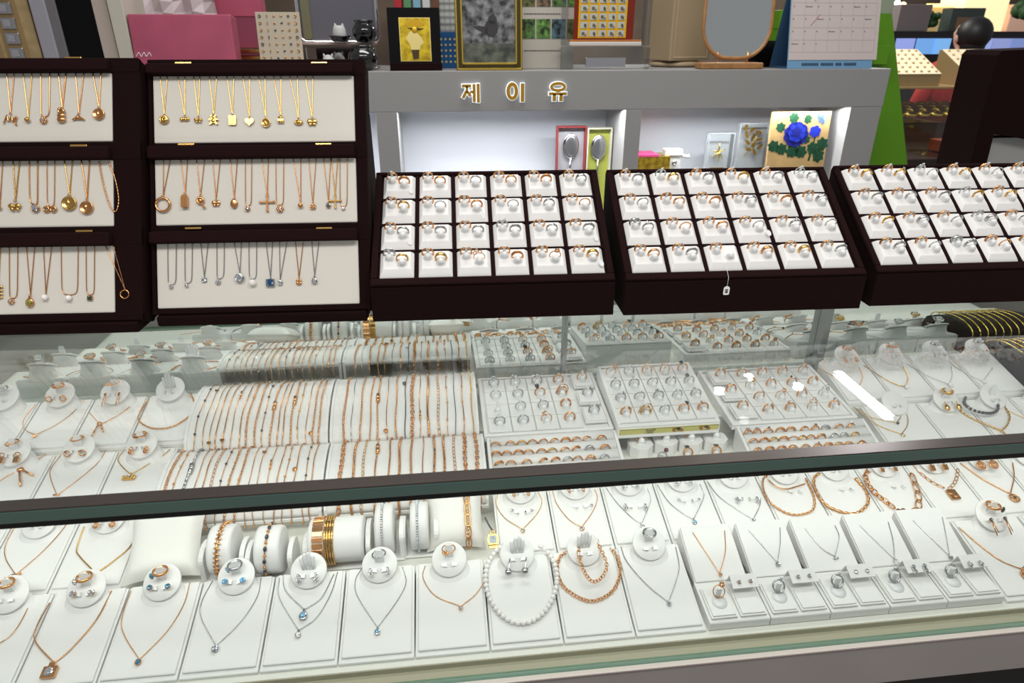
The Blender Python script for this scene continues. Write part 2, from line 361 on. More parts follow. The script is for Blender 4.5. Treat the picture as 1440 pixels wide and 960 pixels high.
def necklace(fr, pts, k, m, label, pend=None, size=.004, gem=None, r=.0007, style='fine', group=None, h=None, gshape=None, name='necklace', cat='necklace', rot=0, closed=False):
    """pts: photo pixels on plane fr, pts[k] is the pendant point"""
    h = r+.0004 if h is None else h
    P = [V(fr.px(x, y, h)) for x, y in pts]
    org = P[k].copy() if k is not None else P[len(P)//2].copy()
    M = fr.M@T(org); root = thing(name, label, cat, M, group)
    b = B(); Q = [p-org for p in P]
    if k is None:
        L = spline(Q+([Q[0]] if closed else []), 10); chain(b, L, r, style)
    else:
        chain(b, spline(Q[:k+1], 10), r, style); chain(b, spline(Q[k:], 10), r, style)
    part('chain', b.mesh('chain', MET[m]), root)
    if pend == 'ball':
        g = part('pendant', cached(('ballp', gem), lambda: B().sph((0, 0, 0), 1, 14, 9).mesh('pendant', GEM[gem])), root, T((0, -size, size*.7))@Mx.Scale(size, 4))
    elif pend:
        pm_ = pend_mesh(pend, m); p = part('pendant', pm_, root, T((0, 0, .0003-size*min(v.co.z for v in pm_.vertices)))@R3('Z', rot)@Mx.Scale(size, 4))
        if gem and GEMPOS.get(pend):
            x, y, z, s, sh = GEMPOS[pend]; part('stone', gem_mesh(gem, gshape or sh), p, T((x, y, z))@Mx.Scale(s, 4), GW[gem]+' stone')
    return root
# ring: axis along local -y (towards the viewer), top at +z, outer radius .0095
def band_mesh(kind, m):
    def f():
        b = B(); A = R3('X', PI/2); R = .0086
        if kind in ('band', 'gem', 'halo', 'pearl', 'oval', 'rect', 'side'): b.tor((0, 0, 0), R, .0013, 28, 6, A, rz=.0022)
        elif kind == 'wide': b.tor((0, 0, 0), R, .0013, 28, 6, A, rz=.0032)
        elif kind == 'twist':
            b.tube([(R*cos(a), .0012*sin(5*a), R*sin(a)) for a in [2*PI*i/40 for i in range(40)]], .0012, 5, True)
            b.tube([(R*cos(a), -.0012*sin(5*a), R*sin(a)) for a in [2*PI*i/40 for i in range(40)]], .0012, 5, True)
        elif kind == 'beaded':
            b.tor((0, 0, 0), R, .0006, 24, 5, A)
            for i in range(22): a = 2*PI*i/22; b.sph((R*cos(a), 0, R*sin(a)), .0013, 6, 4)
        elif kind == 'double':
            b.tor((0, -.0014, 0), R, .0012, 26, 5, A); b.tor((0, .0014, 0), R, .0012, 26, 5, A)
        elif kind == 'vee':
            b.tube([(R*cos(a), -.002*max(0, sin(a))**3, R*sin(a)+.0018*max(0, sin(a))**5) for a in [2*PI*i/36 for i in range(36)]], .0013, 5, True)
        elif kind == 'signet':
            b.tor((0, 0, 0), R, .0009, 26, 6, A, rz=.0016); b.box(-.005, -.0045, R-.002, .005, .0045, R+.0015)
        elif kind == 'lattice':
            for y in (-.005, 0, .005): b.tor((0, y, 0), R, .0008, 26, 5, A)
            for i in range(20): a = 2*PI*i/20; b.tube([(R*cos(a), -.005, R*sin(a)), (R*cos(a+.2), .005, R*sin(a+.2))], .0008, 4)
        elif kind == 'flower':
            b.tor((0, 0, 0), R, .0008, 26, 6, A)
            for i in range(5): a = 2*PI*i/5; b.sph((.003*cos(a), -.001, R+.002+.003*sin(a)), (.002, .0012, .002), 8, 5)
        elif kind == 'loops':
            b.tor((0, 0, 0), R, .0007, 26, 5, A)
            for x, z in ((-.004, .001), (.004, .001), (0, .0055)): b.tor((x, R+z, 0), .0028, .0007, 12, 5, A)
        elif kind == 'bypass':
            b.tube([(R*cos(a), .003*(i/30-.5), R*sin(a)) for i, a in [(i, PI/2+.4+(2*PI-.1)*i/30) for i in range(31)]], .0011, 6)
            b.sph((.002, -.001, R), .0016, 8, 5); b.sph((-.003, .001, R), .0016, 8, 5)
        if kind == 'halo':
            for i in range(10): a = 2*PI*i/10; b.sph((.0034*cos(a), .0034*sin(a), R+.0022), .001, 6, 4)
        if kind in ('gem', 'side'): b.lathe([(.0008, 0), (.0022, .0026), (.0018, .0026), (0, .001)], 8, T((0, 0, R)))
        if kind == 'side':
            for i in (-3, -2, -1, 1, 2, 3): a = PI/2+i*.22; b.sph((R*cos(a), 0, R*sin(a)+.0006), .0013, 6, 4)
        if kind in ('oval', 'rect', 'pearl'): b.lathe([(.001, 0), (.0038, .0022), (.0030, .0022), (0, .001)], 12, T((0, 0, R)))
        return b.mesh('band', MET[m])
    return cached(('band', kind, m), f)
RGEM = dict(gem=('round', .0026, .0118), side=('round', .0024, .0118), halo=('round', .0028, .0112), pearl=('ball', .0040, .0140), oval=('oval', .0048, .0112), rect=('rect', .0042, .0115), signet=('oval', .003, .010), flower=('round', .0012, .0106))
RW = dict(band='plain', wide='wide', twist='twisted', beaded='beaded', double='double-band', vee='pointed', signet='signet', lattice='broad lattice', flower='flower', loops='looped', bypass='open bypass', gem='solitaire', side='shouldered solitaire', halo='halo', pearl='round-bead', oval='oval-stone', rect='square-stone')
def ring(M, kind, m, label, gem=None, s=1.0, group=None, lean=0):
    gem = gem or ('C' if kind in ('gem', 'side', 'halo') else None)
    M2 = M@Mx.Scale(s, 4)
    if kind in RGEM and gem:
        root = thing('finger_ring', label, 'ring', M2, group); part('band', band_mesh(kind, m), root)
        sh, sz, z = RGEM[kind]; part('stone', gem_mesh(gem, sh), root, T((0, 0, z))@Mx.Scale(sz, 4), GW[gem]+' stone'); return root
    return one('finger_ring', band_mesh(kind, m), label, 'ring', M2, group)
def earring(M, kind, m, label, gem=None, s=1.0, group=None):
    def f():
        b = B()
        if kind == 'stud': b.lathe([(0, -.0008), (.0022, -.0006), (.0026, .0004), (.0018, .0008), (0, .0006)], 12); b.tube([(0, 0, 0), (0, 0, -.003)], .0004, 4)
        elif kind == 'hoop': b.tor((0, -.004, 0), .0042, .0011, 18, 6, R3('Y', .9))
        elif kind == 'drop': b.tor((0, -.001, 0), .0014, .0006, 10, 5, R3('Y', .9)); b.sph((0, -.0075, 0), (.0032, .0048, .002), 10, 6)
        elif kind == 'bar': b.tor((0, 0, 0), .0016, .0007, 10, 5); b.tube([(0, 0, .001), (-.001, -.022, .001)], .0008, 5); b.tube([(.001, 0, .001), (.003, -.018, .001)], .0006, 5)
        elif kind == 'block': b.tor((0, 0, 0), .003, .0009, 12, 5, R3('Y', .8)); b.box(-.0035, -.0125, -.0015, .0035, -.004, .0015)
        elif kind == 'disc':
            b.tor((0, 0, 0), .0022, .0007, 12, 5, R3('Y', .8))
            for r_ in (.0055, .0038, .002): b.tor((0, -.0075, 0), r_, .0007, 18, 5)
            for i in range(8): a = i*PI/4; b.sph((.0045*cos(a), -.0075+.0045*sin(a), 0), .0011, 6, 4)
        elif kind == 'wave': b.tor((0, -.002, 0), .0022, .0008, 12, 5); b.tor((.0005, -.0065, 0), .0028, .0009, 12, 5); b.sph((0, -.0065, 0), .0018, 8, 5)
        elif kind == 'lever': b.tube(spline([(0, 0, 0), (-.001, -.004, .001), (-.002, -.010, .001)], 5), .0007, 5); b.sph((-.0025, -.012, .001), (.0035, .0035, .0025), 10, 6)
        return b.mesh('setting', MET[m])
    me = cached(('ear', kind, m), f); M2 = M@Mx.Scale(s, 4)
    if gem:
        root = thing('earring', label, 'earring', M2, group); part('setting', me, root)
        y = {'drop': -.0075, 'disc': -.0075, 'lever': -.012}.get(kind, -.004 if kind == 'hoop' else 0); part('stone', gem_mesh(gem), root, T((-.0025 if kind == 'lever' else 0, y, .0012 if kind == 'stud' else .002))@Mx.Scale(.0024, 4), GW[gem]+' stone'); return root
    return one('earring', me, label, 'earring', M2, group)
# ------------------------------------------------------------------ shell of the shop
FLOORM = mat('floor_tile', (.30, .27, .24), .35, var=.15, bscale=3)
struct('floor', B().box(-6, -3, -.05, 8, 9, 0).mesh('floor', FLOORM))
struct('wall_back', B().box(-6, 8, 0, 8, 8.1, 3).mesh('wall_back', mat('dim_back_wall', (.16, .12, .09), .7, var=.4, bscale=1.5)))
# ------------------------------------------------------------------ the showcase
CX0, CX1 = -.81, 1.42
case = thing('showcase', 'long glass jewellery showcase with cream stepped lining and mirrored back', 'showcase', T((0, 0, 0)))
part('base_cabinet', B().box(CX0, .56, 0, CX1, 1.2, .598).mesh('base', mat('dark_plinth', (.02, .02, .02), .6)), case)
part('front_panel', B().box(CX0, .507, .598, CX1, 1.2, .667).mesh('panel', mat('mauve_grey_laminate', (.37, .34, .335), .4, var=.04, bscale=6), .001), case)
part('panel_trim', B().box(CX0, .5055, .6665, CX1, .5125, .6685).mesh('trim', mat('pale_trim', (.62, .54, .50), .4)), case)
st = [(.534, .667), (.534, .675), (.66, .675), (.66, .692), (.7725, .692), (.7725, .722), (.895, .722), (.895, .755), (1.05, .755), (1.05, .667)]
part('front_riser', B().box(CX0, .5325, .6675, CX1, .5338, .6748).mesh('riser', mat('shaded_lining', (.40, .37, .27), .6)), case)  # lining darkened in its colour for the shade below the stands
part('ledge_lining', B().box(CX0, .519, .6671, CX1, .5338, .6676).mesh('ledge', MATS['shaded_lining']), case)  # ledge sheet in the same shade-darkened colour
part('display_steps', B().extr(st, CX0, CX1).mesh('steps', DECK), case)
FG = glass('clear_glass', (.965, .985, .975), 1, 1.5)
part('front_glass', B().box(CX0, .5125, .6685, CX1, .5185, .9298).mesh('pane', FG), case, None, 'clear front pane')
part('end_glass', B().box(CX0, .519, .6685, CX0+.006, 1.04, .9375).mesh('pane', FG), case, None, 'clear end pane')
part('edge_reflection', B().box(CX0, .5118, .6685, CX1, .5124, .678).mesh('foot', glass('green_reflection_glass', (.62, .82, .74), 1.2, 1.7)), case, None, 'green reflection strip at lower edge of the front pane')  # tinted strip standing in for reflections along the pane's lower edge
part('top_glass', B().box(CX0, .512, .938, CX1, 1.20, .9499).mesh('top', FG), case, None, 'clear glass top')
part('top_edge', B().box(CX0, .5065, .9365, CX1, .5118, .9499).mesh('edge', GREENED, .0012), case, None, 'dark green polished glass edge')
part('edge_rim', B().box(CX0, .5065, .9499, CX1, .522, .9512).mesh('rim', mat('bronze_rim', (.13, .11, .098), .25, .8)), case, None, 'dull bronze rim')
part('edge_underlip', B().box(CX0, .5085, .9300, CX1, .521, .9365).mesh('underlip', mat('black_underlip', (.004, .007, .008), .2)), case, None, 'black seal')  # near-black strip under the front edge of the top glass
for x0, x1 in ((CX0, .208), (.216, .690), (.702, CX1)):
    part('mirror_door', B().box(x0, 1.045, .758, x1, 1.05, .937).mesh('mirror', MIRROR), case)
part('door_post', B().box(.207, 1.034, .757, .2135, 1.0445, .937).mesh('post', mat('steel_post', (.42, .45, .46), .3, .7)), case)
part('door_post', B().box(.688, 1.026, .757, .702, 1.0445, .937).mesh('post', MATS['steel_post'], .001), case)
part('door_rail', B().box(CX0, 1.036, .755, CX1, 1.045, .764).mesh('rail', mat('pale_green_rail', (.50, .56, .51), .35)), case)
part('back_panel', B().box(CX0, 1.05, .667, CX1, 1.2, .938).mesh('back', DECK), case)
# ------------------------------------------------------------------ leaning white necklace stands
ROWS = dict(A=(.542, .682, 15.5, .118, .675), B=(.671, .700, 15.0, .104, .692), C=(.786, .731, 15.0, .1118, .722), D=(.900, .765, 15.0, .108, .755))
RN = dict(A='front row', B='second row', C='third row', D='rear row')
def rowfr(r, x=0):
    Y, z, a, L, d = ROWS[r]; return Fr(T((x, Y, z))@R3('X', rad(a)))
RF = {r: rowfr(r) for r in ROWS}
def disc_mesh(): return cached('disc', lambda: B().lathe([(0, 0), (.0205, 0), (.0222, .0006), (.0222, .0018), (.0212, .0025), (0, .0025)], 32).mesh('neck_disc', PAD))
def tongue_mesh(hand):
    def f():
        b = B()
        if hand:
            for i, (x, l) in enumerate(((-.0054, .015), (-.0018, .0195), (.0018, .021), (.0054, .0165))):
                b.tube([(x*.8, 0, 0), (x*.95, l*.5, .0006), (x*1.05, l*.9, 0), (x*1.08, l, 0)], [.0026, .0023, .0019, .0009], 8)
            b.sph((0, .002, 0), (.0068, .007, .0026), 12, 6)
        else: b.prism([(-.0058, -.004), (.0058, -.004), (.0048, .015), (.0036, .019), (-.0036, .019), (-.0048, .015)], -.001, .001)
        return b.mesh('ring_tongue', PLASTIC, 0 if hand else .0006)
    return cached(('tongue', hand), f)
def clip_mesh(): return cached('clip', lambda: B().box(-.0008, -.0024, 0, .0008, .0024, .0050).box(-.0052, -.0018, .0043, .0008, .0018, .0050).mesh('earring_clip', TAB))
def stand(row, x0, x1, label, disc=True, tongue='tab', clips=True, dh=None, low=False, group=None, wide=0):
    group = group or f'white necklace stands, {RN[row]}'
    Y, z, a, L, d = ROWS[row]; xc = (x0+x1)/2; wd = (x1-x0)-.0022; a = rad(a)
    M = T((xc, Y, z))@R3('X', a); root = thing('necklace_stand', label, 'display stand', M, group); fr = Fr(M)
    def loc(yy, zz): return (yy*cos(a)+zz*sin(a), -yy*sin(a)+zz*cos(a))
    pr = [loc(0, d-z+.0003), loc(L*cos(a), d-z+.0003), loc(L*cos(a), L*sin(a)-.003), loc(0, -.0032)]
    part('base', B().extr(pr, -wd/2, wd/2).mesh('base', PAD, .001), root)
    part('panel', cached(('panel', row, round(wd, 3)), lambda: B().box(-wd/2+.0025, .0045, -.0034, wd/2-.0025, L-.001, 0).mesh('panel', PAD, .0016)), root)
    res = dict(root=root, fr=fr, M=M, xc=xc)
    if disc:
        dh = dh if dh is not None else (.011 if row in 'AB' else .020); dy = L-.005 if row in 'AB' else L-.010
        if low: dy = L-.012
        D = T((0, dy, dh))@R3('X', rad(20)); n = 28
        def neck():
            b = B(); vs = []; fs = []; m = 7
            for j in range(m):
                t = j/(m-1); c = V((0, L-.0165, -.002)).lerp(V((0, dy+.002, dh-.001)), t**.7); q = (1-t)**2.2
                rx = .0185+.0095*q; ry = .0155+.004*q; A = R3('X', rad(20)*t)
                for i in range(n):
                    an = 2*PI*i/n; p = A@V((rx*cos(an), ry*sin(an), 0)); p = c+p; p.y = min(p.y, L-.001+ (.004*t)); vs.append(p)
            for j in range(m-1):
                for i in range(n): fs.append((j*n+i, j*n+(i+1) % n, (j+1)*n+(i+1) % n, (j+1)*n+i))
            b.add(vs, fs); return b.mesh('neck', PAD)
        part('neck', cached(('neck', row, dh, low), neck), root)
        part('neck_disc', disc_mesh(), root, D); res['D'] = M@D
        if tongue:
            part('ring_tongue', tongue_mesh(tongue == 'hand'), root, D@T((0, .003, .002))@R3('X', rad(60 if tongue == 'hand' else 52))@Mx.Scale(1.3 if tongue == 'hand' else 1, 4))
        if clips:
            for sx in (-1, 1): part('earring_clip', clip_mesh(), root, D@T((sx*.004, -.0075, .002))@(Mx.Scale(-1, 4, V((1, 0, 0))) if sx > 0 else Mx()))
    return res
def disc_ring(s, kind, m, label, gem=None, turn=25, sc=.95):
    D = s['D']; d = V((0, cos(rad(52)), sin(rad(52)))); z = V((0, -d.z, d.y)); y = -d; x = y.cross(z)
    M = Mx((x, y, z)).transposed().to_4x4(); M.translation = V((0, .003, .002))+d*.013
    return ring(D@M@R3('Y', rad(turn)), kind, m, label, gem, sc)
def disc_earrings(s, kind, m, where, gem=None, sc=1.0, only=None):
    for sx in (-1, 1):
        if only and sx != only: continue
        earring(s['D']@T((sx*.0105, -.007, .0088)), kind, m, f"{EW[kind]} {MW[m]} earring{' with '+GW[gem]+' stone' if gem else ''}, {'left' if sx < 0 else 'right'} side, {where}", gem, sc)
EW = dict(stud='small', hoop='hoop', drop='drop', bar='long bar', block='hanging block', disc='round filigree', wave='curled', lever='dangling ball')
# ------------------------------------------------------------------ front row of stands
def nk(row, pts, k, m, label, **kw): return necklace(RF[row], pts, k, m, label, **kw)
AX0 = [-.579+.0877*i for i in range(11)]
AL = ['cut off by left edge of photo', 'second from left', 'third from left', 'fourth from left', 'fifth from left', 'sixth from left', 'seventh from left', 'under the pearl necklace', 'under the double gold chain', 'rightmost before the small step boxes']
SA = []
for i in range(10):
    SA.append(stand('A', AX0[i], AX0[i+1], f'white leather necklace stand in the front row, {AL[i]}', tongue='hand' if i in (4, 7, 8) else 'tab'))
def w_(i): return f'on front-row stand {AL[i]}' if i < 7 else f'on the front-row stand {AL[i]}'
disc_ring(SA[0], 'band', 'R', 'plain rose gold ring on front-row stand cut off by left photo edge')
nk('A', [(-60, 842), (-22, 915), (18, 890), (47, 840)], 1, 'R', 'rose gold necklace on front-row stand cut off by left photo edge', pend='bezel', gem='C', size=.003)
disc_ring(SA[1], 'oval', 'R', 'rose gold ring with clear oval stone, front-row stand second from left', 'C', 40)
disc_earrings(SA[1], 'stud', 'R', 'front-row stand second from left', 'C', 1.5)
nk('A', [(70, 847), (52, 880), (50, 902), (76, 932), (100, 912), (136, 870), (157, 830)], 3, 'R', 'rose gold chain with long link and square cluster pendant, second front-row stand from left', pend='squareframe', gem='C', size=.0075, r=.0010)
disc_ring(SA[2], 'oval', 'R', 'rose gold ring with teal oval stone, front-row stand third from left', 'T', 40)
disc_earrings(SA[2], 'stud', 'R', 'front-row stand third from left', 'T', 1.3)
nk('A', [(184, 830), (171, 870), (176, 895), (196, 927), (235, 887), (258, 850), (267, 819)], 3, 'R', 'fine rose gold necklace with square teal pendant, third front-row stand from left', pend='bezel', gem='T', gshape='rect', size=.0036)
disc_ring(SA[3], 'halo', 'S', 'silver halo ring with pale blue stone, front-row stand fourth from left', 'L', 40)
disc_earrings(SA[3], 'stud', 'S', 'front-row stand fourth from left', 'L', 1.4)
nk('A', [(299, 816), (284, 845), (283, 868), (304, 908), (340, 872), (362, 838), (367, 812)], 3, 'S', 'fine silver necklace with round clear pendant, fourth front-row stand from left', pend='bezel', gem='C', size=.0042)
disc_earrings(SA[4], 'wave', 'S', 'front-row stand with two layered silver necklaces', 'C', .9)
nk('A', [(398, 808), (402, 830), (428, 857), (452, 840), (470, 806)], 2, 'S', 'shorter silver necklace with pale blue drop on fifth front-row stand from left', pend='drop', gem='L', size=.0066, r=.0008)
nk('A', [(393, 812), (393, 840), (420, 886), (445, 868), (465, 835), (475, 803)], 2, 'S', 'longer silver necklace with oval pearl drop on fifth front-row stand from left', pend='drop', gem='P', size=.0045)
disc_ring(SA[5], 'bypass', 'S', 'open silver ring on white tongue, front-row stand sixth from left')
disc_earrings(SA[5], 'wave', 'S', 'front-row stand sixth from left', 'C', .8)
nk('A', [(510, 797), (500, 815), (503, 838), (531, 882), (560, 842), (571, 818), (566, 796)], 3, 'S', 'fine silver necklace with iridescent drop, sixth front-row stand from left', pend='drop', gem='L', size=.0046)
disc_ring(SA[6], 'flower', 'R', 'rose gold bow ring on white tongue, front-row stand seventh from left')
nk('A', [(598, 795), (595, 812), (612, 837), (648, 852), (668, 836), (684, 814)], 3, 'R', 'fine rose gold necklace with tiny clear stone, seventh front-row stand from left', pend='bezel', gem='C', size=.0028)
# pearls, whole loop
P = [RF['A'].px(733+50*cos(a)*(1-.10*sin(a)), 818+58*sin(a), .0036) for a in [2*PI*i/48 for i in range(49)]]
P = [p for i, p in enumerate(P) if not 33 < i < 40]; i0 = [i for i, p in enumerate(P) if i > 33][0] if len(P) > 34 else 0
P = P[34:]+P[:34]
root = thing('necklace', 'round white pearl necklace lying in a full loop on front-row stand', 'necklace', RF['A'].M@T(P[len(P)//2]))
o0 = P[len(P)//2].copy(); Q = resample(spline([p-o0 for p in P], 4), .0066)
part('pearl_strand', B().tube(Q, .0006, 5).mesh('strand', GOLD), root)
pm = B().sph((0, 0, 0), .0033, 14, 9).mesh('pearl', PEARL)
for q in Q: part('pearl', pm, root, T(q))
disc_earrings(SA[7], 'lever', 'S', 'front-row stand with the pearl necklace', 'C', 1.35)
nk('A', [(806, 772), (788, 782), (784, 805), (796, 828), (830, 845), (860, 832), (872, 806), (868, 782), (856, 768)], None, 'R', 'long rose gold belcher chain, outer loop on stand with two gold chains', r=.0013, style='link', h=.002)
nk('A', [(813, 757), (815, 785), (824, 808), (836, 818), (849, 808), (853, 793), (845, 772), (838, 757)], None, 'R', 'short rose gold belcher chain hung over the white hand, inner loop', r=.0013, style='link', h=.014)
disc_ring(SA[9], 'double', 'S', 'silver double ring on the front-row stand beside small step boxes')
nk('A', [(873, 768), (882, 790), (910, 822), (940, 846), (951, 815), (955, 795), (950, 768)], 3, 'S', 'silver necklace with bar links and clear stone, front-row stand beside step boxes', pend='bezel', gem='C', size=.0030, r=.0008)
# ------------------------------------------------------------------ stepped boxes with ring pads, earring cards and sloping necklace boards
BX = [.3005+.0778*i for i in range(6)]
BM = T((0, .5425, .688))@R3('X', rad(8)); BF = Fr(BM)
PM0 = Fr(T((0, .597, .697))@R3('X', rad(24)))
pend5 = [([(974, 748), (1012, 806), (1020, 775), (1019, 745)], 'R', 'bead', 'rose gold'), ([(1053, 745), (1093, 790), (1097, 765), (1097, 741)], 'S', 'bezel', 'silver'), ([(1132, 742), (1155, 770), (1174, 782), (1180, 755), (1174, 738)], 'S', 'wide', 'silver'), ([(1209, 738), (1258, 786), (1256, 760), (1249, 733)], 'S', 'hoop', 'silver'), ([(1284, 731), (1335, 781), (1331, 755), (1325, 726)], 'S', 'heart', 'silver')]
rk5 = [('flower', 'R', 'rose gold flower ring'), ('gem', 'S', 'silver solitaire ring'), ('gem', 'S', 'silver ring with raised stone'), ('halo', 'S', 'silver halo ring'), ('oval', 'S', 'silver ring with oval clear stone')]
ek5 = [('stud', 'R', 'C', 'round rose gold stud'), ('stud', 'S', 'C', 'starry silver stud'), ('stud', 'S', None, 'round silver stud'), ('wave', 'S', 'C', 'curled silver earring'), ('hoop', 'S', 'C', 'silver hoop earring')]
for i in range(5):
    x0, x1 = BX[i]+.0008, BX[i+1]-.0008; o = ORD[i]; xc = (x0+x1)/2; wd = x1-x0
    M = BM@T((xc, 0, 0)); a = rad(8)
    bx = thing('step_box', f'white stepped box at showcase front, {o} of five from left', 'display box', M)
    def loc(yy, zz): return (yy*cos(a)+zz*sin(a), -yy*sin(a)+zz*cos(a))
    part('body', B().extr([loc(0, -.0127), loc(.058, -.0127), loc(.058, .058*math.tan(a)), loc(0, 0)], -wd/2, wd/2).mesh('body', PAD, .0022, 3), bx)
    pd = thing('ring_pad', f'small white ring pad on {o} stepped box from left', 'ring pad', M@T((-.0185, .004, .0005)))
    part('pad', cached('pad5', lambda: B().box(-.0165, 0, 0, .0165, .043, .003).box(-.0145, .002, .003, .0145, .041, .005).mesh('pad', PAD, .0007)), pd)
    part('ring_post', cached('post5', lambda: B().lathe([(0, 0), (.0095, 0), (.0095, .001), (0, .0012)], 20).box(-.003, .006, 0, .003, .008, .017).mesh('post', PLASTIC)), pd, T((0, .020, .005)))
    ring(M@T((-.0170, .0335, .0135))@R3('X', rad(-42))@R3('Y', rad(28)), rk5[i][0], rk5[i][1], f'{rk5[i][2]} on pad of {o} stepped box from left', None, .86)
    ep = thing('earring_holder', f'white earring pad with folded card on {o} stepped box from left', 'earring holder', M@T((.0185, .004, .0005)))
    part('pad', cached('pad5e', lambda: B().box(-.0165, 0, 0, .0165, .043, .003).box(-.0145, .002, .003, .0145, .030, .005).mesh('pad', PAD, .0007)), ep)
    part('card', cached('card5', lambda: B().extr([(.030, .014), (.030, .015), (.046, .0205), (.050, .003), (.049, .003), (.0453, .0195)], -.017, .017).mesh('card', PAD)), ep)
    for sx in (-1, 1):
        k_, m_, g_, nm = ek5[i]
        earring(M@T((.0185+sx*.0075, .0405, .0188))@R3('X', rad(17)), k_, m_, f"{nm}, {'left' if sx < 0 else 'right'} one on card of {o} stepped box", g_, 1.0)
    PM = PM0.M@T((xc, 0, 0)); aa = rad(24); Lb = .078
    bd = thing('necklace_board', f'sloping white necklace board behind {o} stepped box from left', 'display stand', PM)
    def loc2(yy, zz): return (yy*cos(aa)+zz*sin(aa), -yy*sin(aa)+zz*cos(aa))
    part('base', B().extr([loc2(.004, -.0045), loc2(Lb*cos(aa), -.0045), loc2(Lb*cos(aa), Lb*sin(aa)-.003), loc2(0, -.003)], -wd/2+.001, wd/2-.005).mesh('base', PAD, .001), bd)
    part('panel', B().box(-wd/2+.002, .002, -.003, wd/2-.006, Lb, 0).mesh('panel', PAD, .0012), bd)
    pts, m_, pk, nm = pend5[i]; kk = max(range(len(pts)), key=lambda q: pts[q][1])
    necklace(PM0, pts, kk, m_, f'fine {nm} necklace on sloping board behind {o} stepped box from left', pend=pk, size=.0034, gem='C' if pk in ('bezel', 'bead') else None)
S = stand('A', .694, .796, 'white necklace stand with black-stone set, right of the stepped boxes', dh=.012)
disc_ring(S, 'oval', 'R', 'rose gold ring with black oval stone, stand right of stepped boxes', 'K', -30, 1.0)
disc_earrings(S, 'bar', 'R', 'black-stone stand right of stepped boxes', 'K', 1.0)
nk('A', [(1348, 741), (1380, 768), (1408, 788), (1437, 800), (1462, 770), (1470, 745)], 3, 'R', 'rose gold chain with black round pendant at right edge of photo', pend='coin', gem='K', size=.0075, r=.0010, style='fine')
stand('A', .798, .886, 'plain white necklace stand beyond right edge of the photo')
# ------------------------------------------------------------------ second row
def clasp(): pass
bxs = [-.690, -.600, -.512, -.424]
SB = [stand('B', bxs[0], bxs[1], 'white necklace stand at left photo edge, second row'),
      stand('B', bxs[1], bxs[2], 'white necklace stand in second row with tube-pendant necklace', tongue='tab'),
      stand('B', bxs[2], bxs[3], 'white necklace stand in second row just left of the plain pillow')]
nk('B', [(22, 738), (8, 765), (8, 785), (22, 808), (60, 775), (85, 748), (99, 728)], 3, 'R', 'fine rose gold necklace with sleeve pendant, second row at far left', pend='tube', gem='C', size=.0055, rot=.25)
disc_earrings(SB[2], 'disc', 'R', 'second-row stand left of the pillow', None, .7)
nk('B', [(118, 740), (108, 770), (112, 782), (135, 806), (160, 788), (185, 765), (198, 728)], 3, 'Y', 'yellow gold textured necklace with oval pendant, second row left of pillow', pend='oval', size=.0058, r=.0011, rot=.5)
def pillow(label, c, sx, sy, th, tilt, yaw=0):
    n = 14; b = B(); vs = []; fs = []
    for sgn in (1, -1):
        for j in range(n+1):
            for i in range(n+1):
                u = 2*i/n-1; v = 2*j/n-1; e = (1-u**4)*(1-v**4)
                px = u*sx/2*(1-.10*(1-v*v)*abs(u)); py = v*sy/2*(1-.10*(1-u*u)*abs(v))
                vs.append((px, py, sgn*th/2*max(0, e)**.55))
    for k in (0, 1):
        for j in range(n):
            for i in range(n):
                q = k*(n+1)**2+j*(n+1)+i; f = (q, q+1, q+n+2, q+n+1); fs.append(f if k == 0 else f[::-1])
    M = T(c)@R3('Z', yaw)@R3('X', rad(tilt)); o = one('cushion', b.add(vs, fs).mesh('cushion', mat('cream_leather', (.80, .79, .75), .42, bump=.05, bscale=900)), label, 'cushion', M); return M
pillow('plain cream cushion beside the bracelet rollers, nothing on it', (-.377, .712, .7275), .094, .098, .036, 27, .1)
# bracelet rollers on U-shaped stands
def roller(x, y, z, wd, r, label, sw=None, tilt=0):
    sw = sw or wd+.026; M = T((x, y, z))@R3('X', rad(tilt)); root = thing('bracelet_roller', label, 'bracelet stand', M)
    n = 30
    prof = [(r*.86, -wd/2), (r*.97, -wd/2+.001), (r, -wd/2+.005), (r, wd/2-.005), (r*.97, wd/2-.001), (r*.86, wd/2)]
    part('cushion', B().lathe([(0, -wd/2)]+prof+[(0, wd/2)], n, R3('Y', PI/2), sx=1.02).mesh('roll', PAD), root)
    for s in (-1, 1):
        part('side_support', B().prism([(-r*.70, -r*1.06), (r*.70, -r*1.06)]+[(r*.70*cos(PI*k/10), -r*.12+r*.42*sin(PI*k/10)) for k in range(11)], -.003, .003, T((s*(sw/2-.003), 0, 0))@R3('Y', PI/2)@R3('Z', PI/2)).mesh('support', PAD, .0014), root)
    part('foot', B().box(-sw/2, -r*.75, -r*1.15, sw/2, r*.75, -r*1.05).mesh('foot', PAD, .0015), root)
    return M
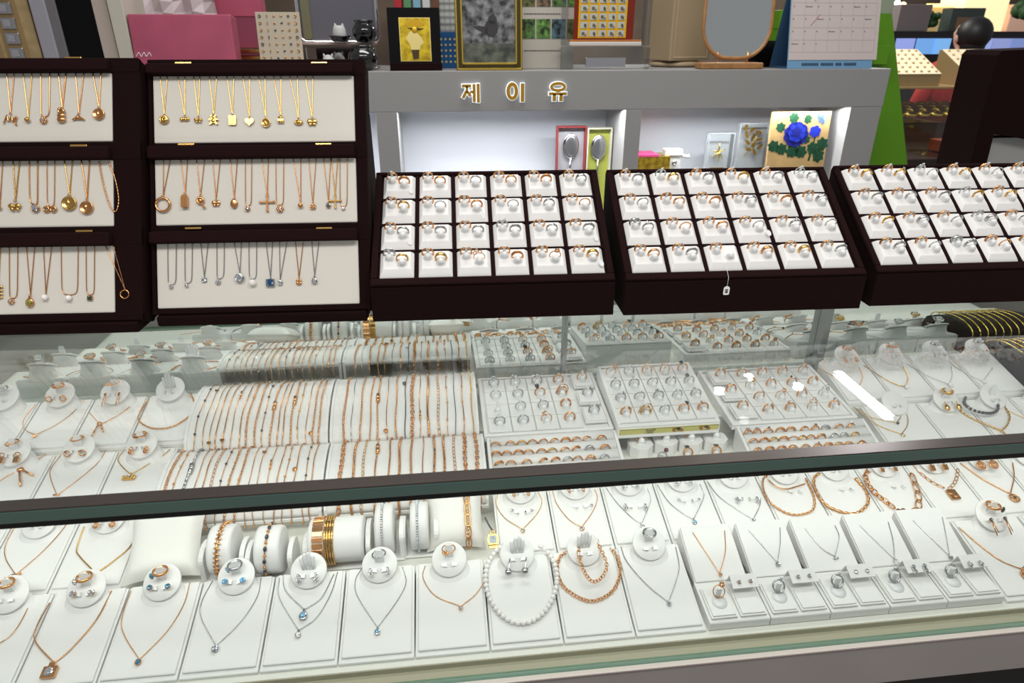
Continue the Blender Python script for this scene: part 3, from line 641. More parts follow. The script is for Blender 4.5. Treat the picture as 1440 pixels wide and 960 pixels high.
def wrap(M, x, r, m, style, label, wd=.003, mats=None, slant=0):
    """a bracelet closed around the roller"""
    N = 40; pts = [V((x+slant*sin(2*PI*i/N), (r+wd*.5)*cos(2*PI*i/N), (r*1.02+wd*.5)*sin(2*PI*i/N))) for i in range(N)]
    b = B()
    root = thing('bracelet', label, 'bracelet', M)
    if style == 'curb':
        for i in range(34):
            a = 2*PI*i/34; c = V((x+slant*sin(a), (r+wd*.45)*cos(a), (r*1.02+wd*.45)*sin(a)))
            Mm = T(c)@R3('X', a)@R3('Y', 0)@R3('Y', PI/2)@R3('Z', .5); b.tube([Mm@V((0, -.0022, -wd)), Mm@V((0, 0, 0)), Mm@V((0, .0022, wd))], [.0008, .0018, .0008], 6)
        b.tube(pts, wd*.35, 6, True); part('chain', b.mesh('chain', MET[m]), root)
    elif style == 'beads':
        e = B()
        b.tube(pts, .0008, 5, True)
        for i in range(26):
            a = 2*PI*i/26; c = V((x+slant*sin(a), (r+.002)*cos(a), (r*1.02+.002)*sin(a)))
            (b if i % 2 else e).sph((0, 0, 0), (.0021, .0022, .0020) if i % 2 else (.0024, .0024, .0034), 8, 6, T(c)@R3('X', a))
        part('chain', b.mesh('chain', MET[m]), root); part('beads', e.mesh('beads', GEM['N']), root, None, 'navy beads')
    elif style == 'tennis':
        e = B(); b.tube(pts, .0010, 5, True)
        for p in resample(pts+[pts[0]], .0034): e.sph(p, (.0017, .0017, .0017), 7, 5)
        part('chain', b.mesh('chain', MET[m]), root); part('stones', e.mesh('stones', GEM['C']), root, None, 'clear stones')
    elif style == 'mesh':
        rr = B()
        for k in range(int(wd/.0032)+1):
            xx = x-wd/2+k*.0032; rr.tube([(xx, (r+.001)*cos(2*PI*i/110), (r*1.02+.001)*sin(2*PI*i/110)) for i in range(110)], [.0019 if i % 2 else .0012 for i in range(110)], 6, True)
        part('band', rr.mesh('band', MET[m]), root)
    elif style == 'plates':
        rr = B()
        for i in range(26):
            a = 2*PI*i/26; c = V((x, (r+.001)*cos(a), (r*1.02+.001)*sin(a)))
            rr.box(-wd/2, -.0007, -.0030, wd/2, .0012, .0030, T(c)@R3('X', a))
        part('band', rr.mesh('band', MET[m], .0005, 1), root)
    return root
def rpos(px, py, z): p = atz(px, py, z); return p
for px, py, ww, rr, st_, m_, lab, rl in ((312, 776, .030, .031, 'curb', 'R', 'thick rose gold curb bracelet around the roller beside the plain cushion', 'narrow white bracelet roller beside the plain cream cushion'),
                                       (378, 775, .032, .030, 'beads', 'R', 'navy bead and rose gold bracelet around a white roller', 'narrow white bracelet roller holding navy bead bracelet'),
                                       (541, 747, .024, .032, 'tennis', 'R', 'rose gold bracelet of small clear stones on narrow roller', 'narrow white roller holding rose gold stone bracelet'),
                                       (590, 742, .024, .031, 'tennis', 'S', 'silver tennis bracelet of clear stones on narrow roller', 'narrow white roller holding silver tennis bracelet, left of gold-bracelet cushion')):
    p = rpos(px, py, .735); M = roller(p.x, p.y+.012, .692+rr*1.16+.001, ww, rr, rl)
    wrap(M, -.002, rr, m_, st_, lab, .0042, slant=.003 if st_ != 'tennis' else 0)
p = rpos(473, 760, .735); rr = .029; M = roller(p.x, p.y+.012, .692+rr*1.16+.001, .070, rr, 'wide white bracelet roller holding two broad gold bracelets', .086)
wrap(M, -.022, rr, 'R', 'plates', 'broad rose gold plate bracelet, left of two on the wide roller', .0135)
wrap(M, -.0065, rr, 'Y', 'mesh', 'broad yellow gold woven bracelet, right of two on the wide roller', .0125)
MP = pillow('cream cushion with a gold link bracelet strapped around it', (.001, .722, .728), .080, .088, .040, 38, .0)
b = B(); pts = [V((.016+.003*t, .046*cos(2*PI*t), .023*sin(2*PI*t))) for t in [i/40 for i in range(41)]]
pts = [V((.017, y, .0225*max(0, 1-(y/.047)**4)**.55+.001)) for y in [-.044+.0022*i for i in range(41)]]
root = thing('bracelet', 'chunky rose gold link bracelet over the cream cushion beside the watch', 'bracelet', MP)
b = B(); chain(b, pts, .0017, 'paper'); b2 = B(); chain(b2, pts, .0014, 'rope'); part('chain', b.mesh('links', ROSE), root); part('inner_chain', b2.mesh('rope', GOLD), root)
# the small watch on a cord
f0 = Fr(T((.045, .690, .722))@R3('X', rad(38)))
wc = f0.px(693, 758, .003); M = f0.M@T(wc)
root = thing('cord_watch', 'small gold watch on a grey cord hanging at the cushion side', 'watch', M)
part('watch_case', B().prism([(-.0055, .006), (.0055, .006), (.0075, .0), (.006, -.0075), (-.006, -.0075), (-.0075, 0)], 0, .0045).tor((0, .0085, .002), .003, .0011, 12, 5).box(-.0062, -.0125, .0, .0062, -.0085, .004).box(-.0066, -.0085, .0005, .0066, -.0075, .003).mesh('watch', GOLD, .0009), root)
part('watch_face', B().prism([(-.004, .0042), (.004, .0042), (.0054, 0), (.0042, -.0055), (-.0042, -.0055), (-.0054, 0)], .0045, .0052).mesh('face', mat('watch_face', (.42, .46, .50), .4)), root)
part('watch_hands', B().box(-.0002, -.0002, .0052, .0002, .003, .0055).box(-.0002, -.0002, .0052, .0024, .0002, .0055).mesh('hands', mat('ink', (.02, .02, .025), .5)), root)
part('cord', B().tube([(0, .0115, .002), (-.004, .019, .001), (-.0085, .030, -.001)], .0012, 6).mesh('cord', mat('grey_cord', (.09, .11, .13), .6)), root)
# right part of the second row
rb = [.0565+.0802*i for i in range(12)]
RB = ['beside the small watch', 'second right of the watch', 'third right of the watch', 'fourth right of the watch', 'fifth right of the watch', 'carrying the chain with a bar', 'carrying the flat herringbone chain', 'carrying the oversized link chain', 'carrying the hammered tag pendant', 'carrying the filigree coin pendant', 'at right photo edge']
SR = [stand('B', rb[i], rb[i+1], f'white necklace stand in second row, {RB[i]}', clips=i < 5 or True, tongue=None if i in (0, 1, 2, 3, 4) else 'tab') for i in range(11)]
def low_clips(i, kind, m, gem, px, py, sides=(-1, 1)):
    for sx in sides:
        q = SR[i]['fr'].px(px+sx*14, py, .0045); root = SR[i]['root']
        earring(SR[i]['M']@T(q), kind, m, f"{EW[kind]} {MW[m]} earring, {'left' if sx < 0 else 'right'} one below disc, second-row stand {RB[i]}", gem, .8)
for i, (px, py) in enumerate(((734, 722), (817, 714), (893, 714), (968, 706), (1048, 703), (1118, 693), (1190, 690), (1263, 686))):
    for sx in (-1, 1):
        q = SR[i]['fr'].px(px+sx*5, py, 0); part('earring_clip', clip_mesh(), SR[i]['root'], T(q)@(Mx.Scale(-1, 4, V((1, 0, 0))) if sx > 0 else Mx()))
low_clips(0, 'stud', 'R', 'C', 734, 717); low_clips(1, 'stud', 'R', 'C', 818, 710, (1,)); low_clips(2, 'wave', 'S', 'C', 893, 710); low_clips(3, 'stud', 'S', 'C', 969, 702); low_clips(4, 'wave', 'S', 'C', 1050, 700)
for i, k_, m_ in ((0, 'hoop', 'R'), (1, 'hoop', 'R'), (2, 'wave', 'S'), (3, 'wave', 'S')): disc_earrings(SR[i], k_, m_, 'on disc of second-row stand '+RB[i], None, .75)
nk('B', [(700, 693), (698, 709), (710, 728), (735, 744), (755, 722), (762, 705), (757, 692)], 3, 'Y', 'fine pale gold necklace with tiny stone beside the small watch', pend='bezel', gem='C', size=.0030)
nk('B', [(777, 689), (783, 708), (800, 730), (818, 741), (834, 718), (840, 700), (836, 687)], 3, 'R', 'fine rose gold necklace with tiny stone, second stand right of watch', pend='bezel', gem='C', size=.0034)
nk('B', [(852, 685), (868, 707), (888, 727), (902, 736), (911, 715), (915, 700), (910, 685)], 3, 'S', 'fine silver necklace with wavy drop, third stand right of watch', pend='drop', gem='C', size=.0050)
nk('B', [(924, 681), (940, 705), (958, 720), (975, 730), (985, 710), (990, 695), (984, 680)], 3, 'S', 'fine silver necklace with pale round stone, fourth stand right of watch', pend='drop', gem='L', size=.0042)
nk('B', [(995, 677), (1010, 697), (1035, 715), (1059, 730), (1068, 712), (1070, 700)], 3, 'S', 'fine silver necklace with clear stone, fifth stand right of watch', pend='bezel', gem='C', size=.0030)
nk('B', [(1087, 664), (1074, 672), (1074, 690), (1085, 708), (1113, 723), (1141, 718), (1145, 700), (1133, 672)], None, 'R', 'thick rose gold chain with a straight front bar, second row', r=.0019, style='rope', h=.0022)
nk('B', [(1080, 674), (1092, 684), (1108, 687), (1132, 680)], None, 'R', 'thin rose gold bangle line around the disc above the bar chain', r=.0010, style='cord', h=.004)
nk('B', [(1160, 664), (1146, 670), (1147, 690), (1165, 712), (1200, 722), (1220, 708), (1218, 690), (1203, 672)], None, 'R', 'broad flat rose gold herringbone chain in the second row', r=.0026, style='rope', h=.0024)
nk('B', [(1240, 657), (1220, 662), (1218, 675), (1230, 692), (1250, 708), (1264, 718)], None, 'R', 'oversized rose gold link chain, left strand with oval links', r=.0021, style='biglink', h=.003)
root = nk('B', [(1264, 719), (1280, 722), (1291, 716), (1292, 697), (1286, 677), (1280, 660)], None, 'R', 'oversized rose gold link chain, right strand with heart clasp', r=.0019, style='paper', h=.003)
part('heart_clasp', B().prism(heart(.0075), -.002, .002).mesh('heart', ROSE, .001), root, T(RF['B'].px(1268, 720, .003)-RF['B'].px(1292, 697, .003)))
nk('B', [(1284, 652), (1298, 668), (1315, 680), (1334, 688), (1344, 676), (1348, 655)], 3, 'R', 'rose gold paperclip chain with hammered tag pendant in second row', pend='tag', size=.0085, r=.0010, style='paper')
nk('B', [(1350, 651), (1380, 672), (1405, 686), (1421, 694), (1426, 670), (1424, 650)], 3, 'R', 'rose gold chain with round pave coin pendant near right photo edge', pend='filigree', gem='K', size=.0075, r=.0011)
disc_earrings(SR[8], 'block', 'R', 'on stand carrying the hammered tag', None, 1.0)
disc_earrings(SR[9], 'disc', 'R', 'on stand carrying the filigree coin', None, 1.2)
disc_earrings(SR[7], 'block', 'R', 'on stand with oversized link chain', None, .7)
# ------------------------------------------------------------------ third and rear rows, left: busts
cb = [-.772, -.682, -.593, -.503, -.416]
CL = ['at far left edge of photo', 'second from left', 'third from left', 'beside the front bracelet tray']
SC = [stand('C', cb[i], cb[i+1], f'white necklace bust in third row, {CL[i]}') for i in range(4)]
disc_ring(SC[1], 'bypass', 'R', 'open rose gold ring on third-row bust, second from left')
disc_earrings(SC[1], 'block', 'R', 'third-row bust second from left', None, 1.0)
nk('C', [(-20, 690), (12, 668), (30, 662), (66, 637)], 2, 'R', 'rose gold chain with long sleeve bar on third-row bust, far left', pend='sticks', size=.010, r=.0009, rot=.5)
disc_ring(SC[2], 'beaded', 'R', 'rose gold beaded ring on third-row bust, third from left')
disc_earrings(SC[2], 'hoop', 'R', 'third-row bust third from left', 'C', 1.0)
nk('C', [(85, 640), (71, 660), (72, 675), (80, 696), (110, 674), (138, 650), (149, 632)], 3, 'R', 'fine rose gold necklace with small bar, third-row bust third from left', pend='bar', size=.0042)
disc_ring(SC[3], 'double', 'R', 'wide pave rose gold ring on third-row bust beside bracelet tray')
disc_earrings(SC[3], 'wave', 'R', 'third-row bust beside bracelet tray', None, 1.1)
nk('C', [(175, 632), (166, 645), (172, 656), (184, 667), (206, 654), (228, 641), (240, 631)], 3, 'Y', 'yellow gold necklace with sparkling crown pendant on third-row bust', pend='crown', gem='C', size=.0085, r=.0009)
db = [-.745, -.660, -.577, -.492, -.407]
DL = ['cut by left edge of photo', 'second from left', 'third from left', 'beside the rear bracelet tray']
SD = [stand('D', db[i], db[i+1], f'white necklace bust in rear row, {DL[i]}', tongue='hand' if i == 3 else 'tab') for i in range(4)]
disc_ring(SD[1], 'band', 'R', 'rose gold slanted ring on rear-row bust, second from left')
disc_earrings(SD[1], 'hoop', 'R', 'rear-row bust second from left', None, 1.0)
nk('D', [(50, 568), (36, 585), (32, 597), (38, 606), (50, 611), (77, 598), (100, 582), (118, 563)], 4, 'R', 'rose gold station necklace with small hearts on rear-row bust', pend='heart', size=.0035)
disc_ring(SD[2], 'flower', 'R', 'rose gold flower ring on rear-row bust, third from left')
disc_earrings(SD[2], 'bar', 'R', 'rear-row bust third from left', None, 1.0)
nk('D', [(126, 580), (141, 597), (165, 584), (182, 572), (192, 560)], 1, 'R', 'rose gold lariat necklace with two dark hanging bars, rear-row bust', pend='sticks', size=.0085, r=.0008)
nk('D', [(208, 562), (195, 584), (198, 594), (216, 602), (240, 600), (262, 588), (274, 572), (268, 552)], None, 'R', 'choker of curved rose gold segments on bust beside rear bracelet tray', r=.0015, style='rope', h=.0016)
disc_ring(SD[0], 'band', 'S', 'silver ring on rear-row bust cut by left edge', None)
nk('D', [(-20, 585), (-12, 572), (7, 582)], 1, 'R', 'rose gold stick necklace on rear-row bust cut by left edge', pend='bar', size=.004)
# ------------------------------------------------------------------ curved bracelet trays
PD = [(.882, .745), (.884, .757), (.892, .770), (.908, .782), (.930, .793), (.955, .800), (.980, .8035), (1.000, .803), (1.014, .799)]
PC = [(.761, .713), (.763, .722), (.772, .733), (.790, .744), (.812, .753), (.835, .759), (.855, .762), (.872, .7615), (.880, .759)]
def btray(x0, x1, pr, zb, label):
    root = thing('bracelet_tray', label, 'bracelet tray', T((0, 0, 0)))
    Yb = pr[-1][0]; outer = [(p[0], p[1]) for p in pr]
    y1 = .776 if pr is PC else .898
    inner = [(Yb-.004, pr[-1][1]-.010), (Yb-.03, pr[-3][1]-.012), (pr[4][0], pr[4][1]-.012), (pr[2][0]+.014, pr[2][1]-.012), (y1, zb+.0006), (pr[0][0]+.002, pr[0][1])] if False else [(Yb, pr[-1][1]-.006), (Yb-.02, pr[-2][1]-.008), (pr[5][0], pr[5][1]-.010), (pr[3][0]+.004, pr[3][1]-.012), (y1+.02, zb+.0010), (pr[0][0]+.004, zb+.0010)]
    part('curved_pad', B().extr(outer+inner, x0+.004, x1-.004, smooth=True).mesh('pad', PAD), root)
    side = [(p[0]-.0012, p[1]+.0016) for p in pr]; side[0] = (pr[0][0], max(pr[0][1], zb+.0004) if pr is PD else pr[0][1])
    side += [(Yb+.001, zb+.0006), (pr[0][0]+.003, zb+.0006)]
    for a, b_ in ((x0, x0+.0042), (x1-.0042, x1)): part('side_panel', B().extr(side, a, b_).mesh('side', PAD, .0006, 1), root)
    part('back_rail', B().box(x0+.004, Yb-.008, zb+.0004, x1-.004, Yb, zb+.012).mesh('rail', PAD), root)
    part('front_lip', B().box(x0, pr[0][0]-.0015, pr[0][1]-.004, x1, pr[0][0]+.008, pr[0][1]+.002).mesh('lip', PAD, .001), root)
    return root
BT = [btray(-.4045, -.190, PD, .755, 'white curved bracelet tray in rear row, left one'), btray(-.187, .046, PD, .755, 'white curved bracelet tray in rear row, beside the ring trays'),
      btray(-.416, -.186, PC, .722, 'white curved bracelet tray behind the glass edge, left one'), btray(-.183, .051, PC, .722, 'white curved bracelet tray behind the glass edge, right one')]
STY = dict(f=('fine', .0008, 'fine chain'), t=('fine', .0011, 'trace chain'), r=('rope', .0016, 'rope'), l=('link', .0011, 'link'), k=('ball', .0013, 'ball chain'), p=('paper', .0008, 'paperclip'), w=('flat', .0020, 'flat woven'), c=('cord', .0008, 'cord'), x=('link', .0017, 'chunky link'))
CHM = dict(o='with a coin', h='with a heart', b='with beads', s='with a bar', g='with a dark charm', n='')
def bracelet(x, slant, pr, code, label, sag):
    m, s, ch = code; style, r, nm = STY[s]
    P = []; n = len(pr); zz = pr[1][1]
    path = [(pr[0][0]-.0020, pr[0][1]-.004)]+[(p[0]-.0022*(1-i/(n-1)), p[1]+.0013+r*.6) for i, p in enumerate(pr)]+[(pr[-1][0]+.006, pr[-1][1]-.006), (pr[-1][0]+.009, pr[-1][1]-.020-sag)]
    N = len(path)
    P = [V((x+slant*(1-i/(N-1))+.0008*sin(i*1.7+x*90), p[0], p[1])) for i, p in enumerate(path)]
    o0 = P[3].copy(); Q = spline([p-o0 for p in P], 6)
    root = thing('bracelet', label, 'bracelet', T(o0)); b = B(); chain(b, Q, r, style)
    e = Q[0]; b.tor((e.x, e.y-.0005, e.z-.002), .0018, .0006, 10, 5, None) if False else b.sph((e.x, e.y, e.z-.0015), .0019, 8, 5)
    part('chain', b.mesh('chain', DARK if m == 'D' else MET[m]), root)
    if ch != 'n':
        b = B(); q = Q[int(len(Q)*(.45+.2*sin(x*333)))]; u = V((0, -.55, .83))
        if ch == 'o': b.lathe([(0, 0), (.0034, 0), (.0034, .0008), (0, .0008)], 14, T(q+u*.0006+V((-.002, 0, 0)))@R3('X', rad(30)))
        elif ch == 'h': b.prism(heart(.0034), 0, .001, T(q+u*.0006)@R3('X', rad(30)))
        elif ch == 's': b.tube([q+V((0, -.008, -.003)), q, q+V((0, .008, .003))], r*2, 6)
        else:
            for k in (-.18, -.06, .06, .18): b.sph(Q[int(len(Q)*(.5+k))]+u*.0006, .0019, 8, 5)
        part('charm', b.mesh('charm', DARK if ch == 'g' else MET[m]), root, None, 'dark charm' if ch == 'g' else None)
    return root
TC = [('rear left tray', -.385, -.200, PD, 'Rfg Yfh Yfh Rtn Rth Rfs Rtn Rrb Rrn Rfg Rrs Rtn Rtn Rrs Yfb Rfn Rro Rrn'.split(), .016),
      ('rear tray beside ring trays', -.165, .036, PD, 'Rln Sfn Rrn Rkn Rrs Rfo Rrn Dco Rxn Rfs Rwn Rpn Rfb Dfn Rtb Ykn'.split(), .006),
      ('front left tray', -.402, -.200, PC, 'Rln Rfb Sws Rfn Rtn Rpn Rfg Rrb Rrb Rfo Rfh Rfs Rth Rfb Rto Rfg Rtn'.split(), .012),
      ('front right tray', -.160, .040, PC, 'Rxn Rwn Ypn Rrs Rrn Rwn Rls Rto Rwg Rwn Rpn Rxb Rxn'.split(), .006)]
for tn, xa, xb, pr, codes, sl in TC:
    n = len(codes)
    for i, cd in enumerate(codes):
        x = xa+(xb-xa)*i/(n-1)+random.uniform(-.0022, .0022); ch = CHM[cd[2]]
        col = 'dark' if cd[0] == 'D' else MW[cd[0]]
        bracelet(x, -sl*.35*(1-.6*i/n), pr, cd, f"{col} {STY[cd[1]][2]} bracelet{' '+ch if ch else ''}, {ORD[i]} from left, {tn}", random.uniform(0, .012))['group'] = 'bracelets on the '+tn
# ------------------------------------------------------------------ ring pads and trays inside the case
def finger(par, M, s=1.0, tab=True):
    d = V((0, -.50, .87))
    me = cached(('finger', tab), lambda: (lambda b: b.mesh('ring_post', PLASTIC))((lambda b: b)(_finger(tab))))
    part('ring_post', me, par, M@Mx.Scale(s, 4))
def _finger(tab):
    b = B(); b.sph((0, -.0066, .0056), (.0056, .0056, .0056), 16, 10)
    b.lathe([(.0058, 0), (.0056, .005)], 16, T((0, -.0062, 0))); b.lathe([(0, 0), (.0080, 0), (.0078, .0014), (0, .0020)], 20, T((0, -.0062, 0)), sy=.9)
    if tab: b.box(-.0022, .0004, .003, .0022, .0018, .0190)
    return b
FRM = T((0, .0008, .0042))@R3('X', rad(-9))      # ring on a finger post, axis towards the viewer
def fring(M, kind, m, label, gem=None, turn=0, s=.98): return ring(M@FRM@R3('Y', rad(turn)), kind, m, label, gem, s)
def rtray(label, X0, X1, p0, p1, zb, lip=.006):
    """flat ring tray between the edges p0 (front) and p1 (rear) given as (Y,z)"""
    a = math.atan2(p1[1]-p0[1], p1[0]-p0[0]); L = math.hypot(p1[1]-p0[1], p1[0]-p0[0]); M = T((X0, p0[0], p0[1]))@R3('X', a); wd = X1-X0
    root = thing('ring_tray', label, 'ring tray', M)
    def loc(yy, zz): return (yy*cos(a)+zz*sin(a), -yy*sin(a)+zz*cos(a))
    part('body', B().extr([loc(.0, zb-p0[1]+.0004), loc(p1[0]-p0[0], zb-p0[1]+.0004), loc(p1[0]-p0[0], p1[1]-p0[1]-.004), loc(0, -.004)], 0, wd).mesh('body', PAD), root)
    for x0, y0, x1, y1 in ((0, 0, wd, lip), (0, L-lip*.7, wd, L), (0, lip, lip, L-lip*.7), (wd-lip, lip, wd, L-lip*.7)):
        part('rim', B().box(x0, y0, -.0038, x1, y1, .0).mesh('rim', PAD, .0012), root)
    return M, wd, L
def rpad(M, x, y, sx, sy, label, z=-.0036, hh=.0032, grp=None):
    P_ = M@T((x, y, z)); r_ = thing('ring_pad', label, 'ring pad', P_, grp)
    part('pad', cached(('rpad', round(sx, 4), round(sy, 4), hh), lambda: B().box(-sx/2, -sy/2, 0, sx/2, sy/2, hh).mesh('pad', PAD, .0008)), r_)
    finger(r_, T((0, sy*.08, hh)), .88, True); return P_@T((0, sy*.08, hh))
def grid_tray(label, short, X0, X1, p0, p1, zb, cols, rows, codes, gx0=None, gx1=None):
    M, wd, L = rtray(label, X0, X1, p0, p1, zb)
    a, b_ = (gx0 if gx0 is not None else .008), (gx1 if gx1 is not None else wd-.008)
    cw = (b_-a)/cols; y0, y1 = .009, L-.007; ch = (y1-y0)/rows
    for r in range(rows):
        for c in range(cols):
            x = a+cw*(c+.5); y = y1-ch*(r+.5); place = f"{ORD[c]} column, {('back','second','third','front')[r]} row, {short}"
            PM_ = rpad(M, x, y, cw-.0016, ch-.0016, f"white ring pad, {place}", grp='ring pads on the '+short)
            cd = codes[r][c]
            if cd == '-': continue
            kd = {'b': 'band', 'w': 'wide', 't': 'twist', 'd': 'beaded', '2': 'double', 'v': 'vee', 'g': 'gem', 's': 'side', 'h': 'halo', 'p': 'pearl', 'o': 'oval', 'r': 'rect', 'k': 'lattice', 'f': 'flower', 'y': 'bypass', 'i': 'signet', 'l': 'loops'}[cd[1]]
            gm = cd[2] if len(cd) > 2 else None
            fring(PM_, kd, cd[0], f"{MW[cd[0]]} {RW[kd]} ring{' in '+GW[gm] if gm else ''}, {place}", gm, random.uniform(-25, 35))['group'] = 'rings on the '+short
    return M, wd, L
def side_pads(M, short, x, ys, sx, sy, codes):
    for i, (y, cd) in enumerate(zip(ys, codes)):
        pl = f"{('rear','middle','front')[i]} of three separate pads, {short}"
        P_ = M@T((x, y, .0)); r_ = thing('ring_pad', f'raised white ring pad, {pl}', 'ring pad', P_)
        part('pad', cached(('spad', sx, sy), lambda: B().box(-sx/2, -sy/2, .0, sx/2, sy/2, .003).box(-sx/2+.002, -sy/2+.002, .003, sx/2-.002, sy/2-.002, .006).mesh('pad', PAD, .0006)), r_)
        finger(r_, T((0, .003, .006)), .88, True)
        kd = {'w': 'wide', 't': 'twist', '2': 'double', 'b': 'band', 'y': 'bypass', 'd': 'beaded', 'f': 'flower'}[cd[1]]
        fring(P_@T((0, .003, .006)), kd, cd[0], f"{MW[cd[0]]} {RW[kd]} ring, {pl}", None, 15)
M1, wd, L = grid_tray('white ring tray beside the bracelets, silver rings and orange ring', 'ring tray beside bracelets', .0525, .2595, (.862, .766), (1.024, .782), .755, 4, 4,
    [['Sh', 'Sf', 'Sh', 'RwA'], ['Sd', 'Sg', 'RpN', 'Rk'], ['-', 'Sy', 'Sg', 'R2'], ['Ss', 'Sb', 'Rf', 'Rw']], .008, .160)
side_pads(M1, 'ring tray beside bracelets', .182, (.132, .084, .034), .035, .038, ('Ry', 'S2', 'S2'))
p = M1@V((.02, .045, .006)); 
M2, wd, L = grid_tray('tall white ring tray in the middle, five columns of stone rings', 'middle ring tray', .262, .428, (.848, .777), (1.000, .806), .755, 5, 4,
    [['Rl', 'Sb', 'RgX', 'Ry', 'RrE'], ['Sg', 'Sg', 'Sv', 'S2', 'SrE'], ['Sh', 'Sv', 'Sh', 'Sy', 'Sg'], ['R2', 'Yk', 'Sy', 'RoN', 'Rh']], .003, .163)
part('gold_foot', B().box(.002, -.0030, -.0205, .164, .0005, -.0055).mesh('foot', mat('gold_mirror_foot', (.62, .58, .22), .08, 1), .0005), [o for o in W if o.name.startswith('ring_tray')][-1], None, 'polished gold foot strip')
M3, wd, L = grid_tray('white ring tray at right, rose gold rings, three pads apart', 'right ring tray', .452, .667, (.853, .765), (1.011, .781), .755, 4, 4,
    [['Rb', 'R2', 'Rs', 'Rf'], ['Yf', 'Rg', 'RsK', 'R2'], ['Rv', 'Rf', 'Rg', 'Sl'], ['R2', 'Rh', 'Rl', 'RgW']], .054, .208)
side_pads(M3, 'right ring tray', .030, (.128, .080, .031), .038, .038, ('R2', 'Rw', 'Rt'))
# ring trays with padded bars
def bar_tray(label, short, X0, X1, p0, p1, zb, rows):
    M, wd, L = rtray(label, X0, X1, p0, p1, zb, .005); root = [o for o in W if o.name.startswith('ring_tray')][-1]
    n = len(rows); y1, y0 = L-.007, .007; st_ = (y1-y0)/(n+.0)
    for i in range(n+1):
        part('padded_bar', B().lathe([(0, .006)]+[(st_*.46, .0065), (st_*.46, wd-.0065)]+[(0, wd-.006)], 14, T((0, y0+st_*i, -.0035))@R3('Y', PI/2), sx=.75).mesh('bar', PAD), root)
    fr = Fr(M)
    for i, rw in enumerate(rows):
        yy = y1-st_*(i+.5)
        for j, it in enumerate(rw):
            px, cd = it; x = fr.px(px, 0, 0).x if False else None
            # x from the photo column on this bar line
            lo, hi = 0.0, wd
            for _ in range(30):
                mid = (lo+hi)/2; q = M@V((mid, yy, .004))-EYE; X = 720+F*q.dot(AX)/q.dot(FW)
                if X < px: lo = mid
                else: hi = mid
            kd = {'b': 'band', 'w': 'wide', 't': 'twist', 'd': 'beaded', '2': 'double', 'v': 'vee', 'h': 'halo', 'g': 'gem', 'k': 'side', 'p': 'pearl'}[cd[1]]
            ring(M@T((lo, yy, -.0030))@R3('X', rad(-20))@R3('Z', rad(random.uniform(-12, 22))), kd, cd[0], f"{MW[cd[0]]} {RW[kd]} ring, {ORD[j]} in {('back','second','third','front')[i]} bar, {short}", cd[2] if len(cd) > 2 else None, .88)['group'] = 'rings in the '+short
def rw(s): return [(int(a.split(':')[0]), a.split(':')[1]) for a in s.split()]
bar_tray('white bar tray of plain rings behind the glass edge, beside bracelets', 'left bar tray', .0555, .262, (.776, .738), (.8605, .764), .722,
    [rw('697:Rt 718:Rb 734:Yb 749:Rv 764:Rv 780:Rb 796:R2 811:Rb 826:Rb 847:Rw'), rw('698:R2 713:Rb 730:R2 744:Rb 762:Rb 777:Yb 795:Rb 811:R2 830:Sw 852:Rw'),
     rw('702:R2 719:Rb 741:Rb 765:R2 782:R2 799:Sb 813:Rv 832:Rw 851:Sb'), rw('725:Rb 773:Yb 807:Sw 843:Rb 860:Rb')])
bar_tray('white bar tray of stacked rings behind the glass edge, right one', 'right bar tray', .457, .676, (.770, .737), (.8515, .763), .722,
    [rw('1053:Rh 1066:Rh 1082:RgN 1099:R2 1114:R2 1133:Rb 1148:RgK 1163:Sb 1182:Rt 1199:Rg'), rw('1061:Rb 1076:R2 1090:Yb 1104:R2 1118:Rd 1130:Yb 1142:Rb 1157:R2 1175:Sb 1189:Sb 1205:Yb'),
     rw('1067:Rb 1084:R2 1101:R2 1117:Rw 1135:Rt 1152:Rg 1167:R2 1182:Yb 1196:Rb 1214:Rw'), rw('1075:R2 1091:Rd 1109:Yb 1126:Rb 1142:R2 1160:Rw 1191:R2 1206:R2 1223:Yb')])
# ------------------------------------------------------------------ octagonal ring stands between the bar trays
for i, (px, py, kd, m, g) in enumerate(((901, 618, 'rect', 'R', 'W'), (936, 613, 'twist', 'R', None), (971, 612, 'halo', 'R', 'C'), (1006, 610, 'flower', 'S', None))):
    p = atz(px, py, .748); M = T((p.x, p.y, .7224)); o = ORD[i]
    r_ = thing('ring_stand', f'white octagonal ring stand, {o} of four from left', 'ring stand', M)
    oc = [(.0205*cos(PI/8+k*PI/4), .0205*sin(PI/8+k*PI/4)) for k in range(8)]
    part('body', B().prism(oc, 0, .020).mesh('body', PAD, .0012), r_)
    part('panel', B().prism([(x*.86, y*.86) for x, y in oc], -.001, .001, T((0, 0, .0205))).mesh('panel', PAD, .0006), r_)
    finger(r_, T((0, .001, .0215)), .95, True)
    ring(M@T((0, .002, .030))@R3('X', rad(-22))@R3('Y', rad(20))@R3('Z', rad(15)), kd, m, f"{MW[m]} {RW[kd]} ring{' in '+GW[g] if g else ''} on {o} octagonal stand from left", g, .92)
